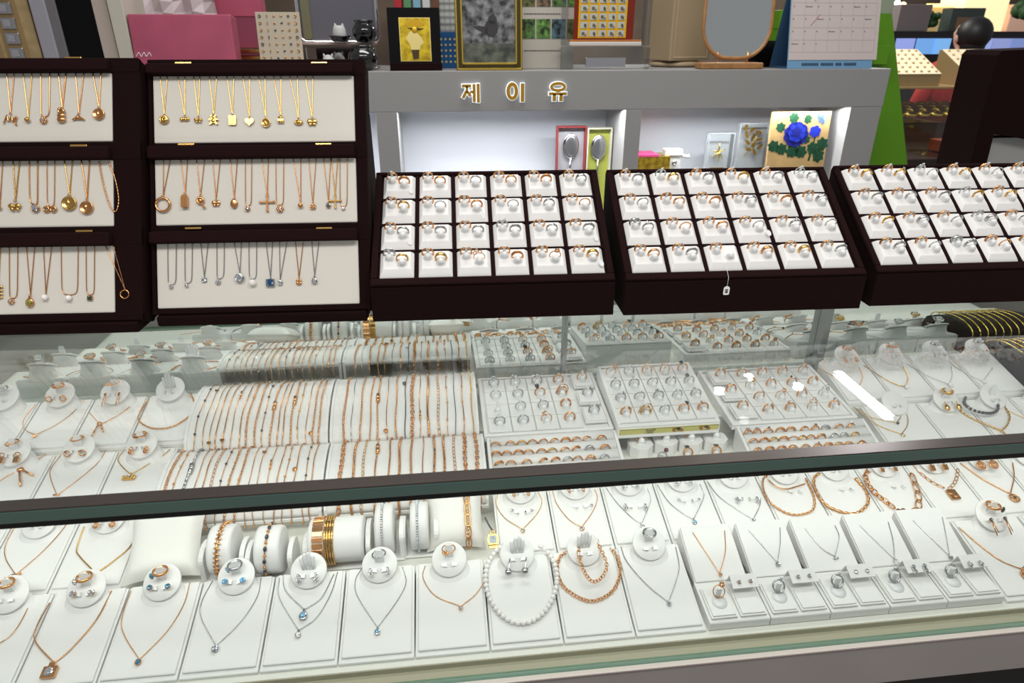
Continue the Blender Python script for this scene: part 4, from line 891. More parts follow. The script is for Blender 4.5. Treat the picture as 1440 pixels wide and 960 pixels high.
for i, (px, py, kd, m, g) in enumerate(((930, 640, 'pearl', 'S', 'W'), (966, 634, 'rect', 'R', 'N'), (1006, 632, 'rect', 'R', 'K'))):
    p = atz(px, py, .735); M = T((p.x, p.y-.004, .7224)); o = ORD[i]
    h_ = thing('ring_clip', f'low clear ring holder in front of octagonal stands, {o} of three', 'ring holder', M)
    part('foot', cached('rcf', lambda: B().box(-.007, -.006, 0, .007, .006, .003).mesh('foot', PLASTIC, .0008)), h_)
    part('post', cached('rcp', lambda: B().tube([(0, .003, .002), (0, 0, .012)], .004, 10).mesh('post', PLASTIC)), h_)
    ring(M@T((0, -.001, .0125))@R3('X', rad(-18))@R3('Y', rad((30, -10, -5)[i]))@R3('Z', rad(12)), kd, m, f"{MW[m]} ring with {GW[g]} stone in low holder, {o} of three", g, .92)
# ------------------------------------------------------------------ right busts, third and rear rows
cr = [.698]+[.712+.0865*i for i in range(1, 8)]
CR = ['first right of the bar tray', 'with no necklace, only ring and earrings', 'with black bead choker', 'fourth right of the bar tray', 'fifth right of the bar tray', 'sixth right of the bar tray']
SCR = [stand('C', cr[i], cr[i+1], f'white necklace bust in third row, {CR[i]}', tongue=None if i == 0 else 'tab', dh=.012) for i in range(6)]
nk('C', [(1200, 572), (1212, 579), (1230, 588), (1261, 594), (1267, 585), (1266, 574)], 3, 'Y', 'shorter gold necklace with black dot on bust right of bar tray', pend='ball', gem='K', size=.0024, r=.0008)
nk('C', [(1202, 573), (1215, 585), (1240, 600), (1268, 610), (1276, 598), (1276, 585), (1268, 574)], 3, 'Y', 'longer gold necklace with open ring, bust right of bar tray', pend='hoop', size=.0030, r=.0009)
disc_ring(SCR[1], 'wide', 'Y', 'broad yellow gold ring on bust without a necklace', None)
disc_earrings(SCR[1], 'drop', 'Y', 'bust without a necklace', None, 1.35)
root = nk('C', [(1358, 558), (1356, 568), (1370, 577), (1390, 581), (1402, 577), (1404, 566)], None, 'S', 'choker of black tube beads on bust near right photo edge', r=.0010, style='cord', h=.010)
b = B(); Q = resample(spline([RF['C'].px(x, y, .010)-RF['C'].px(1390, 581, .010)*0 for x, y in [(1358, 558), (1356, 568), (1370, 577), (1390, 581), (1402, 577), (1404, 566)]], 10), .0062)
o0 = RF['C'].I@W[root].translation
for i in range(len(Q)-1):
    a_, c_ = Q[i]-o0, Q[i+1]-o0; b.tube([a_.lerp(c_, .12), a_.lerp(c_, .8)], .0026, 8)
part('beads', b.mesh('beads', GEM['K']), root, None, 'black tube beads')
nk('C', [(1343, 570), (1360, 584), (1385, 596), (1408, 605), (1416, 598), (1420, 585), (1412, 570)], 3, 'Y', 'chunky yellow gold leaf chain below the black bead choker', pend='leaf', size=.0035, r=.0018, style='rope', h=.002)
disc_ring(SCR[3], 'band', 'Y', 'plain gold ring on bust at right photo edge, third row')
nk('C', [(1402, 568), (1420, 578), (1442, 588), (1460, 580)], 2, 'Y', 'gold necklace with small bead on bust at right photo edge', pend='bead', size=.0035, r=.0008)
dr = [.6775+.0855*i for i in range(6)]
DR = ['first right of ring trays', 'second right of ring trays', 'third right of ring trays', 'beside the dark velvet chain trays']
SDR = [stand('D', dr[i], dr[i+1], f'white necklace bust in rear row, {DR[i]}', dh=.015) for i in range(4)]
for i, kd, m in ((0, 'side', 'R'), (1, 'twist', 'R'), (2, 'band', 'S'), (3, 'gem', 'S')): disc_ring(SDR[i], kd, m, f'{MW[m]} {RW[kd]} ring on rear bust, {DR[i]}')
disc_earrings(SDR[0], 'wave', 'R', 'rear bust '+DR[0], None, 1.0); disc_earrings(SDR[1], 'stud', 'R', 'rear bust '+DR[1], 'P', 1.2); disc_earrings(SDR[2], 'wave', 'S', 'rear bust '+DR[2], None, .8); disc_earrings(SDR[3], 'stud', 'R', 'rear bust '+DR[3], None, .9)
nk('D', [(1150, 517), (1175, 530), (1190, 537), (1207, 545), (1213, 530), (1208, 515)], 3, 'R', 'plain rose gold necklace on first rear bust right of ring trays', r=.0009, pend='bead', size=.002)
nk('D', [(1215, 514), (1240, 530), (1262, 541), (1273, 543), (1277, 530), (1270, 515)], 3, 'Y', 'gold bead necklace with pearl drop, second rear bust', pend='ball', gem='P', size=.0040, r=.0011)
nk('D', [(1275, 511), (1300, 526), (1334, 540), (1339, 528), (1338, 515)], 2, 'S', 'silver necklace with large round pearl, third rear bust', pend='ball', gem='P', size=.0044, r=.0008)
nk('D', [(1333, 507), (1350, 520), (1382, 536), (1396, 517)], 2, 'S', 'silver necklace with pearl drop beside the dark velvet trays', pend='ball', gem='P', size=.0036, r=.0008)
# dark velvet trays with gold chains at far right
for k, (x0, x1, nm) in enumerate(((1.024, 1.20, 'front one'),)):
    root = thing('velvet_tray', 'dark brown velvet tray of bright gold chains at right photo edge', 'bracelet tray', T((0, 0, 0)))
    part('curved_pad', B().extr([(.90, .7556), (.898, .775), (.905, .79), (.93, .803), (.965, .812), (1.0, .812), (1.022, .805), (1.024, .7556)], x0, x1, smooth=True).mesh('pad', BLACKV), root)
    for i in range(9):
        x = x0+.012+i*.0165; P_ = [V((x+.010*math.sin(i), .8945, .768)), V((x+.004, .9000, .794)), V((x, .93, .8065)), V((x-.004, .965, .8155)), V((x-.006, 1.0, .8155)), V((x-.008, 1.027, .803)), V((x-.008, 1.027, .775))]
        b = B(); chain(b, [q-P_[2] for q in spline(P_, 6)], .0016, 'rope')
        one('bracelet', b.mesh('chain', BGOLD), f'bright gold rope chain, {ORD[i]} from left on the dark velvet tray', 'bracelet', T(P_[2]))
# ------------------------------------------------------------------ brown ring trays on the glass
TRAYN = [('left brown ring tray', 'beside the tall necklace case'), ('middle brown ring tray', 'price tag hanging'), ('right brown ring tray', 'running out of the photo')]
TRAYC = [(['RR RR RS RR RR RS', 'RY RS RR RS RS RR', 'RS RS RS SS RS RS', 'SY RY Rl RR Rf RY']), (['RS SY RS RY RS SS', 'RS RR RR RS RR RS', 'SS RR RR RS RS RS', 'RR RS R- RR RY RS']), (['RY RY SS RY RS RS', 'RS RS RS SY RY RS', 'RY RS RS SS RS RS', 'RS RS SS RR RS RR'])]
TAGS = {(0, 0, 0): 1, (0, 2, 0): 1, (0, 2, 5): 1, (0, 3, 5): 1, (1, 0, 1): 1, (0, 1, 2): 1, (1, 2, 3): 1}
def pad_big():
    def f():
        b = B(); x, y, h = .0249, .0226, .0085; u, v = .0195, .0145
        b.add([(-x, -y, 0), (x, -y, 0), (x, y, 0), (-x, y, 0), (-u, -y+.0115, h), (u, -y+.0115, h), (u, y-.002, h), (-u, y-.002, h), (-x, -y, .002), (x, -y, .002), (x, y, .002), (-x, y, .002)],
              [(0, 3, 2, 1), (4, 5, 6, 7), (0, 1, 9, 8), (1, 2, 10, 9), (2, 3, 11, 10), (3, 0, 8, 11), (8, 9, 5, 4), (9, 10, 6, 5), (10, 11, 7, 6), (11, 8, 4, 7)], False)
        return b.mesh('pad', PAD, .0006, 1)
    return cached('padbig', f)
KW = dict(R=['band', 'twist', 'double', 'wide', 'beaded', 'band'], Y=['wide', 'twist', 'double', 'side'], S=['twist', 'side', 'vee', 'double', 'beaded', 'wide'])
for ti, (x0, y0, x1, y1) in enumerate(((525, 453, 862, 443), (877, 444, 1208, 434), (1223, 431, None, None))):
    a = atz(x0, y0, .95)
    ang = math.atan2(*(lambda q: (q.y, q.x))(atz(x1, y1, .95)-a)) if x1 else rad(-1.6)
    wd = (atz(x1, y1, .95)-a).length if x1 else .366
    tn, tw = TRAYN[ti]
    M = T((a.x, a.y, .9502))@R3('Z', ang); H0 = .057; DY, DZ = .180, .127; sl = math.atan2(DZ, DY); L = math.hypot(DY, DZ)
    root = thing('ring_tray', f'sloping {tn} with six columns of white pads, {tw}', 'ring tray', M)
    part('body', B().extr([(0, 0), (DY+.004, 0), (DY+.004, H0+DZ-.008), (DY, H0+DZ-.006), (.003, H0-.005), (0, H0-.004)], 0, wd).mesh('body', BROWN, .002), root)
    SL = T((0, 0, H0))@R3('X', sl); ix = .0095; iy0 = .0125; iy1 = L-.006
    for q in ((0, 0, wd, iy0), (0, iy1, wd, L), (0, iy0, ix, iy1), (wd-ix, iy0, wd, iy1)):
        part('rim', B().box(q[0], q[1], -.010, q[2], q[3], 0).mesh('rim', BROWN2, .0018), root, SL)
    cw = (wd-2*ix)/6; ch = (iy1-iy0)/4; b = B()
    for c in range(1, 6): b.box(ix+cw*c-.0024, iy0, -.007, ix+cw*c+.0024, iy1, -.0028)
    for r in range(1, 4): b.box(ix, iy0+ch*r-.0022, -.007, wd-ix, iy0+ch*r+.0022, -.0028)
    part('dividers', b.mesh('dividers', BROWN2), root, SL)
    sx, sy = (cw-.0062)/.0498, (ch-.0058)/.0452
    for r in range(4):
        cds = TRAYC[ti][r].split()
        for c in range(6):
            P_ = M@SL@T((ix+cw*(c+.5), iy1-ch*(r+.5), -.0068)); pl = f"{ORD[c]} pad, {('top','second','third','bottom')[r]} row, {tn}"
            rp = thing('ring_pad', f'white couple-ring pad, {pl}', 'ring pad', P_, 'ring pads on the '+tn)
            part('pad', pad_big(), rp, Mx.Diagonal((sx, sy, 1, 1)))
            F1 = T((-.0110, .0135, .0082)); F2 = T((.0080, .0042, .0082))
            finger(rp, F1, .88, True); finger(rp, F2, .93, False)
            for k, (FF, cd) in enumerate(((F1, cds[c][0]), (F2, cds[c][1]))):
                if cd == '-': continue
                m = cd if cd in 'RYS' else 'R'
                kd = {'l': 'loops', 'f': 'flower'}.get(cd) or KW[m][(ti*7+r*5+c*3+k*2) % len(KW[m])]
                if k == 0 and m == 'R': kd = ('band', 'twist', 'band', 'double')[(r+c+ti) % 4]
                rr = fring(P_@FF, kd, m, f"{RW[kd]} {MW[m]} ring, {('left','right')[k]} post, {pl}", None, random.uniform(-20, 20), .95); rr['group'] = 'rings on the '+tn
                if k == 1 and (ti, r, c) in TAGS:
                    tg = part('price_tag', cached('tag', lambda: B().prism(circ(.0042, 16, .75, 1.25), -.00025, .00025, T((0, -.006, 0))).tube([(0, 0, 0), (0, .006, 0)], .0003, 4).mesh('tag', mat('paper_tag', (.86, .86, .88), .5))), rr, (P_@FF@FRM@Mx.Scale(.95, 4)).inverted()@P_@T((.0165, -.0070, .012))@R3('X', rad(25))@R3('Z', .3), 'white paper price tag')
    if ti == 1:
        q = M.inverted()@aty(1022, 378, a.y+.004)
        tg = thing('price_tag', 'white price tag hanging on a thread over the front of the middle tray', 'price tag', M@T((q.x, -.001, .0365)))
        part('card', B().prism([(-.0035, -.0070), (.0035, -.0070), (.0045, -.005), (.0045, .004), (.002, .0065), (-.002, .0065), (-.0045, .004), (-.0045, -.005)], -.0003, .0003, R3('X', PI/2)).mesh('card', MATS['paper_tag']), tg)
        part('thread', B().tube([(0, -.0003, .006), (0, -.0008, .021), (0, .010, .030), (.001, .020, .038)], .00035, 4).mesh('thread', MATS['paper_tag']), tg)
        part('print', B().box(-.002, -.0007, -.004, .002, -.0004, -.001).box(-.0025, -.0007, .000, .0022, -.0004, .002).mesh('print', mat('ink', (.02, .02, .025), .5)), tg)
# ------------------------------------------------------------------ tall necklace cases
def ncase(M, wd, label, rows, px_ref, hinges, panx):
    th = rad(64); root = thing('necklace_case', label, 'necklace case', M)
    part('foot', B().box(0, .0, 0, wd, .235, .0155).mesh('foot', BROWN, .003, 3), root)
    N = T((0, .004, .0165))@R3('X', th); fr = Fr(M@N)
    v = lambda y: fr.px(px_ref, y).y
    top = v(rows['top'])
    part('body', B().box(-.006, .001, -.040, wd+.006, top, -.008).mesh('body', BROWN, .004, 3), root, N)
    part('back_stand', B().extr([(.13, .016), (.232, .016), (.218, .268), (.170, .268)], .0, wd).mesh('stand', BROWN, .003), root)
    b = B()
    b.box(-.006, .001, -.009, wd+.006, v(rows['pan'][-1][1]), .0); b.box(-.006, v(rows['pan'][0][0])+.001, -.009, wd+.006, top, .0)
    for k in (0, 1): b.box(-.006, v(rows['pan'][k+1][0])+.001, -.009, wd+.006, v(rows['pan'][k][1])-.0005, 0)
    xl = fr.px(panx[0][0], rows['pan'][0][0]).x if panx[0][0] is not None else .010
    xr = fr.px(panx[0][1], rows['pan'][0][0]).x
    b.box(-.006, .001, -.009, xl-.001, top, -.0005); b.box(xr+.001, .001, -.009, wd+.006, top, -.0005)
    part('frame', b.mesh('frame', BROWN, .0012, 1), root, N)
    for k in range(3):
        y0, y1 = v(rows['pan'][k][1])+.0005, v(rows['pan'][k][0])+.006
        part('panel', B().box(xl, y0, -.008, xr, y1, -.0022).mesh('panel', IVORY, .002), root, N)
        l0, l1 = v(rows['lid'][k][1]), v(rows['lid'][k][0])
        part('lid', B().box(xl-.004, l0, .0005, xr, l1, .012).mesh('lid', BROWN2, .002), root, N)
        for hx in hinges[k]:
            q = fr.px(hx, rows['lid'][k][0]-4, .002)
            part('hinge', B().box(-.0115, -.0016, -.001, .0115, .0016, .0016).mesh('hinge', GOLD, .0004), root, N@T(q), 'small brass hinge')
    return root, Fr(M@N@T((0, 0, -.0022))), fr
def cneck(fr, xl, xr, xp, yp, yt, pend, m, tier, nm, size=.0052, gem=None, U=False, r=.0008, yl=None, desc=None, rot=0):
    sz = size; w2 = .10
    if U: pts = [(xl, yt), (xl+(xp-xl)*.04, yt+(yp-yt)*.55), (xl+(xp-xl)*.18, yp-5), (xp, yp), (xr+(xp-xr)*.18, yp-5), (xr+(xp-xr)*.04, yt+(yp-yt)*.55), (xr, yt)]; k = 3
    else: pts = [(xl, yt), (xp, yp), (xr, yt)]; k = 1
    d = desc or f"{MW[m]} necklace with {GW[gem]+' ' if gem and gem != 'C' else ''}{PW.get(pend, 'pearl')} pendant"
    return necklace(fr, pts, k, m, f"{d}, {tier} of {nm}", pend=pend, size=sz, gem=gem, r=r, h=.0012, rot=rot, group=f'necklaces on the {tier} of {nm}')
a2, b2_ = atz(222, 460, .95), atz(517, 452, .95); d_ = b2_-a2
ROOT2, FN2, _ = ncase(T((a2.x, a2.y, .9502))@R3('Z', math.atan2(d_.y, d_.x)), d_.length, 'tall brown necklace case with three ivory tiers, left of the ring trays',
    dict(top=83, pan=[(107, 200), (224, 315), (341, 431)], lid=[(93, 107), (207, 224), (325, 341)]), 360, [(258, 449), (262, 455), (272, 456)], [(213.5, 497)])
nm = 'fully visible case'
for (xl, xr, xp, yp, pd, m, sz) in ((225, 235.5, 231, 162, 'knot', 'Y', .0068), (249.5, 260, 260, 163, 'wide', 'Y', .0062), (272, 281, 279, 164, 'bow', 'Y', .0058), (294, 305, 300.5, 162, 'bear', 'Y', .0068), (318.5, 329, 327, 162, 'plate', 'Y', .0068), (341, 351, 351, 165, 'heart', 'Y', .0066), (363, 372.5, 374, 166, 'coin', 'Y', .0064), (384, 395, 395, 163, 'robot', 'Y', .0068), (407, 418, 420, 167, 'shell', 'Y', .0066), (429, 440, 439, 166, 'butterfly', 'Y', .0066)):
    cneck(FN2, xl, xr, xp, yp, 105, pd, m, 'top tier', nm, sz)
for (xl, xr, xp, yp, pd, m, sz, g, U, ds) in ((230, 240, 229.5, 277, 'hoop', 'R', .0098, None, 0, None), (254, 264, 260.5, 273, 'box', 'R', .0090, None, 0, None), (276, 288, 282, 276, 'key', 'R', .0086, None, 0, None), (299, 310, 304, 281, 'butterfly', 'R', .0056, None, 0, None), (323.5, 334, 329.5, 279, 'oval', 'R', .0068, None, 0, None),
    (345, 354, 348, 290, 'bezel', 'R', .0040, 'C', 1, None), (368, 377.5, 376, 274, 'cross', 'R', .0098, None, 0, None), (388, 399, 394, 289, 'cluster', 'R', .0062, 'C', 1, None), (412, 423, 423, 286, 'bead', 'R', .0050, None, 0, None), (434, 444.5, 440, 286, 'flower', 'R', .0056, None, 0, None), (455, 465, 462, 283, 'drop', 'R', .0048, 'T', 0, None), (466, 475, 471.5, 274, 'cross', 'Y', .0080, None, 0, 'yellow gold necklace with small thick cross pendant'), (478, 488.5, 483, 291, 'bezel', 'R', .0026, 'C', 1, 'rose gold necklace with tiny stone at the right end')):
    cneck(FN2, xl, xr, xp, yp, 222, pd, m, 'middle tier', nm, sz, g, U, desc=ds)
for (xl, xr, xp, yp, pd, m, sz, g, U, ds) in ((236, 248, 241, 401, 'bezel', 'S', .0028, 'C', 1, 'leftmost silver U-shaped necklace with tiny stone'), (260, 270.5, 263, 399, 'bead', 'S', .0036, None, 1, None), (282, 293, 287.5, 390, 'frame', 'S', .0042, 'C', 0, None), (305, 315.5, 307, 393, 'cluster', 'S', .0046, 'C', 1, None), (329, 339.5, 337.5, 385, 'bezel', 'S', .0066, 'C', 0, 'silver necklace with large halo stone pendant'), (350, 361, 356, 393, 'ball', 'S', .0048, 'P', 1, 'silver necklace with a single white pearl'), (374, 383.5, 380.5, 391, 'frame', 'S', .0076, 'B', 0, None), (393, 403.5, 394, 394, 'bezel', 'S', .0038, 'C', 0, 'silver necklace with round stone beside the blue one'), (415.5, 426.5, 420.5, 391, 'clover', 'R', .0056, None, 0, 'silver necklace with rose gold clover pendant'), (438.5, 448.5, 442.5, 388, 'drop', 'S', .0056, 'C', 0, None)):
    q = cneck(FN2, xl, xr, xp, yp, 340, pd, 'S' if pd != 'clover' else 'R', 'bottom tier', nm, sz, g, U, desc=ds)
a1 = atz(196, 468, .95); ang1 = rad(-3.2); wd1 = .306
ROOT1, FN1, _ = ncase(T((a1.x-wd1*cos(ang1), a1.y-wd1*sin(ang1), .9502))@R3('Z', ang1), wd1, 'tall brown necklace case cut off by the left edge of the photo',
    dict(top=81, pan=[(103, 199), (226, 319), (347, 441)], lid=[(86, 103), (209, 226), (329, 347)]), 100, [(103,), (111,), (119,)], [(None, 156)])
nm = 'left edge case'
for (xl, xr, xp, yp, pd, m, sz, g, U, r_) in ((9, 20, 15, 160, 'M', 'R', .0088, None, 0, .0008), (32, 45, 40, 166, 'bead', 'Y', .0048, None, 0, .0008), (57, 70, 62, 165, 'cluster', 'R', .0058, 'C', 1, .0009), (82, 93, 87.5, 153, 'ribbon', 'R', .0080, None, 0, .0012), (106, 118, 111, 160, 'tail', 'R', .0072, None, 0, .0009), (130, 142, 139.5, 152, 'coin', 'R', .0078, None, 0, .0011)):
    cneck(FN1, xl, xr, xp, yp, 101, pd, m, 'top tier', nm, sz, g, U, r_)
for (xl, xr, xp, yp, pd, m, sz, g, U, r_) in ((-4, 4, 0, 289, 'bead', 'R', .0048, None, 0, .0008), (18, 28, 22, 283, 'bow', 'Y', .0086, None, 0, .0011), (41, 53, 51, 288, 'bezel', 'R', .0056, 'C', 1, .0011), (66, 77, 71, 291, 'twin', 'R', .0085, 'N', 1, .0008), (90, 102, 98, 275, 'coin', 'Y', .0098, None, 0, .0010), (114, 126, 122.5, 282, 'coin', 'R', .0090, None, 0, .0012)):
    cneck(FN1, xl, xr, xp, yp, 224, pd, m, 'middle tier', nm, sz, g, U, r_)
necklace(FN1, [(139, 227), (146, 262), (155, 290), (163, 297), (167, 280), (162, 252), (153, 228)], None, 'R', 'rose gold rope chain without pendant, middle tier of the necklace case at left edge', r=.0013, style='rope')
for (xl, xr, xp, yp, pd, m, sz, g, U, ds) in ((-6, 1, -2, 400, 'leaf', 'Y', .0082, None, 0, None), (13, 25, 16.5, 420, 'cluster', 'R', .0050, 'C', 1, None), (37, 49, 43, 416, 'drop', 'R', .0074, 'G', 0, None), (61, 73, 64.5, 414, 'ball', 'R', .0042, 'P', 0, 'rose gold necklace with pearl hanging from a V'), (86, 110, 98, 415, 'ball', 'R', .0042, 'P', 1, 'rose gold curved-bar necklace with pearl'), (121, 133, 127, 415, 'frame', 'R', .0046, 'E', 1, None), (148, 159, 176, 407, 'hoop', 'R', .0058, None, 0, 'rose gold necklace swinging sideways with small ring pendant')):
    cneck(FN1, xl, xr, xp, yp, 345, pd, m, 'bottom tier', nm, sz, g, U, desc=ds)
# ------------------------------------------------------------------ grey cabinet behind the counter
CY, CT = 2.0, 1.2435
cab = thing('back_cabinet', 'grey shop cabinet with gold sign letters and lit white niches', 'cabinet', T((0, CY, 0)))
part('header', B().box(-1.7, 0, 1.1345, 1.376, .42, CT).mesh('header', GREYP, .002), cab)
for x0, x1 in ((-1.7, -1.55), (-.170, -.109), (.5635, .612), (1.2725, 1.3735)): part('upright', B().box(x0, 0, .80, x1, .42, 1.1345).mesh('upright', GREYP, .001), cab)
part('niche_back', B().box(-1.55, .24, .80, 1.2725, .26, 1.1345).mesh('back', WHITEP), cab)
part('niche_floor', B().box(-1.7, 0, .78, 1.3735, .42, .80).mesh('floor', WHITEP), cab)
part('lower_body', B().box(-1.7, 0, 0, 1.3735, .42, .78).mesh('lower', GREYP), cab)
for x0, x1 in ((-1.55, -.17), (-.109, .5635), (.612, 1.2725)):
    area('niche_strip', ((x0+x1)/2, CY+.035, 1.130), ((x1-x0)*.97, .03), 2.9*(x1-x0)/.66, (rad(-12), 0, 0), (.93, .96, 1))
# sign letters, gold faces standing on lit white backs
def letters():
    def fx(px): return aty(px, 128, CY).x
    def fz(py): return aty(724, py, CY).z
    def stroke(b, pts, w_, g):
        for p, q in zip(pts, pts[1:]):
            p = V((fx(p[0]), 0, fz(p[1]))); q = V((fx(q[0]), 0, fz(q[1]))); t = (q-p).normalized(); n_ = V((t.z, 0, -t.x))
            p = p-t*g; q = q+t*g; c = [p+n_*(w_/2+g), q+n_*(w_/2+g), q-n_*(w_/2+g), p-n_*(w_/2+g)]
            y0, y1 = (-.010, -.006) if g == 0 else (-.006, -.0005)
            b.add([(a.x, y0, a.z) for a in c]+[(a.x, y1, a.z) for a in c], [(0, 1, 2, 3), (7, 6, 5, 4), (0, 4, 5, 1), (1, 5, 6, 2), (2, 6, 7, 3), (3, 7, 4, 0)], False)
    def oval(b, cx, cy, rx, ry, w_, g):
        n = 28; vs = []; fs = []; y0, y1 = (-.010, -.006) if g == 0 else (-.006, -.0005); k = abs(fx(cx+1)-fx(cx))
        for i in range(n):
            a = 2*PI*i/n
            for s_, y in ((1, y0), (1, y1), (-1, y1), (-1, y0)):
                vs.append((fx(cx)+(rx*k+s_*(w_/2+g))*cos(a), y, fz(cy)+(ry*k+s_*(w_/2+g))*sin(a)))
        for i in range(n):
            for j in range(4): fs.append((i*4+j, i*4+(j+1) % 4, ((i+1) % n)*4+(j+1) % 4, ((i+1) % n)*4+j))
        b.add(vs, fs, False)
    GL = mat('sign_gold', (.62, .33, .03), .3, .35); HL = mat('lit_letter_back', (.85, .95, 1.0), .5, emit=.75)
    W1, W2 = .0102, .0084
    G = {'first': ([('s', [(649.5, 120), (662.5, 120)], W2), ('s', [(656.5, 120), (656.5, 126), (650.5, 137)], W2), ('s', [(656.5, 127), (661.5, 134.5)], W2), ('s', [(660.5, 128.5), (665, 128.5)], W2), ('s', [(666.5, 117.5), (666.5, 142.5)], W2), ('s', [(672.2, 117), (672.2, 143.5)], W2)]),
         'second': ([('o', (720, 128, 5.8, 9.2), W1), ('s', [(734.3, 117), (734.3, 143)], W1)]),
         'third': ([('o', (784, 122.5, 9.2, 4.6), W2), ('s', [(771.5, 132), (796.5, 132)], W2), ('s', [(779, 132), (779, 142.5)], W1), ('s', [(788.5, 132), (788.5, 142.5)], W1)])}
    for k, ops in G.items():
        bb, hb = B(), B()
        for o in ops:
            for b, g in ((bb, 0), (hb, .0017)):
                if o[0] == 's': stroke(b, o[1], o[2], g)
                else: oval(b, *o[1], o[2], g)
        p = part('sign_letter', bb.mesh('letter', GL), cab, None, f'gold sign letter, {k} of three'); part('letter_back', hb.mesh('halo', HL), p)
letters()
# ------------------------------------------------------------------ things on the shelf of the cabinet
def pbox(b, x0, y0, x1, y1, Y, dep, M=None, zb=None):       # upright box whose front face spans these pixels at depth Y
    p, q = aty(x0, y0, Y), aty(x1, y1, Y); zb = zb if zb is not None else min(p.z, q.z)
    return b.box(min(p.x, q.x), 0, zb, max(p.x, q.x), dep, max(p.z, q.z), M)
def at_base(px, py, Y): p = aty(px, py, Y); return p
def slab(name, label, cat, xa, xb, ytop, Y, dep, m, zb=CT+.0006, parts=()):
    """a box standing on the cabinet; xa, xb are its bottom corners in the photo (on the cabinet top)"""
    p, q = aty(xa, 97, Y), aty(xb, 97, Y); zt = aty((xa+xb)/2, ytop, Y).z
    root = thing(name, label, cat, T(((p.x+q.x)/2, Y, zb))); wd = q.x-p.x
    part('body', B().box(-wd/2, 0, 0, wd/2, dep, zt-zb).mesh('body', m, .002), root); return root, wd, zt-zb
GREYL = mat('lavender_grey_card', (.33, .32, .36), .6); BLK = mat('black_plastic', (.004, .004, .005), .6, ior=1.2); BEI = mat('beige_card', (.50, .42, .36), .6); CREAM = mat('cream_card', (.55, .52, .44), .6)
PINK = mat('pink_satin', (.43, .085, .145), .35, var=.12, bscale=7); PINK2 = mat('dark_pink_card', (.24, .05, .10), .5); TAN = mat('tan_wood', (.42, .30, .15), .5, var=.12, bscale=30)
r_, wd, h = slab('gift_case', 'tan case with windows of grey clasps at top left corner', 'case', -60, 64, -60, 2.06, .05, TAN)
for xx in (-.01, .056):
    part('window', B().box(xx-.030, -.003, .02, xx+.026, -.0006, .20).mesh('window', mat('tan_dark', (.30, .20, .09), .5), .001), r_)
    for k in range(5):
        part('clasp', B().box(xx-.020, -.0075, .032+.036*k, xx+.016, -.0034, .060+.036*k).mesh('clasp', SILV, .003), r_)
        part('clasp_core', B().box(xx-.014, -.0095, .038+.036*k, xx+.004, -.0078, .054+.036*k).mesh('core', GREYL, .002), r_)
slab('box_file', 'lavender grey upright box beside the tan case', 'box', 66, 87, -60, 2.05, .12, GREYL)
slab('box_file', 'dark grey narrow box between lavender and black boxes', 'box', 87.5, 101, -50, 2.055, .12, mat('mid_grey_card', (.16, .15, .16), .5))
slab('box_file', 'large black upright box between grey and beige boxes', 'box', 101.5, 150, -60, 2.06, .12, BLK)
slab('box_file', 'beige upright box right of the black one', 'box', 150.5, 171, -60, 2.055, .12, BEI)
slab('box_file', 'cream upright box left of the pink box', 'box', 171.5, 192, -60, 2.04, .15, CREAM)
p0 = aty(262, 97, 2.03); root = thing('gift_box', 'large pink satin gift box with white lettering, left of earring card', 'box', T((p0.x, 2.03, CT+.0075))@R3('X', rad(-6)))
zt = aty(255, 24, 2.06).z-CT
part('box_body', B().box(-.130, 0, 0, .135, .06, zt).mesh('body', PINK, .003), root)
part('lettering', B().tube(spline([(-.125+.0045*i, -.0008, .036+.005*((i*7) % 3-1)) for i in range(10)], 4), .0010, 4).mesh('script', mat('white_ink', (.9, .85, .88), .5)), root)
p1 = aty(325, 97, 2.16); root = thing('gift_box', 'dark pink box standing behind the big pink one', 'box', T((p1.x+.005, 2.235, CT+.056)))
part('box_body', B().box(-.095, 0, 0, .085, .07, .20).mesh('body', PINK2, .002), root); part('lid', B().box(-.097, -.002, .085, .087, .072, .16).mesh('lid', PINK, .002), root)
b = B()
root = thing('card_stack', 'stack of gold edged cards under the dark pink box', 'cards', T((p1.x+.02, 2.15, CT+.0006)))
for k in range(6): part('card_box', B().box(-.05, 0, .009*k, .10, .09, .009*k+.0075).mesh('card', GOLD if k % 2 else mat('wine_card', (.18, .03, .05), .5), .001), root)
root = thing('paper_bag', 'crumpled pale paper standing behind the pink gift box', 'paper', T((aty(258, 60, 2.2).x+.008, 2.19, CT+.0006)))
b = B(); n = 8
b.add([(-.10+.028*i, .012*sin(i*2.3+j), .03*j+.004*sin(i*1.7)) for j in range(9) for i in range(n)], [(j*n+i, j*n+i+1, (j+1)*n+i+1, (j+1)*n+i) for j in range(8) for i in range(n-1)], False)
b.add([(-.10+.028*i, .02+.012*sin(i*2.3+j), .03*j+.004*sin(i*1.7)) for j in range(9) for i in range(n)], [(j*n+i, (j+1)*n+i, (j+1)*n+i+1, j*n+i+1) for j in range(8) for i in range(n-1)], False)
part('paper', b.mesh('paper', mat('pale_paper', (.60, .52, .54), .6)), root)
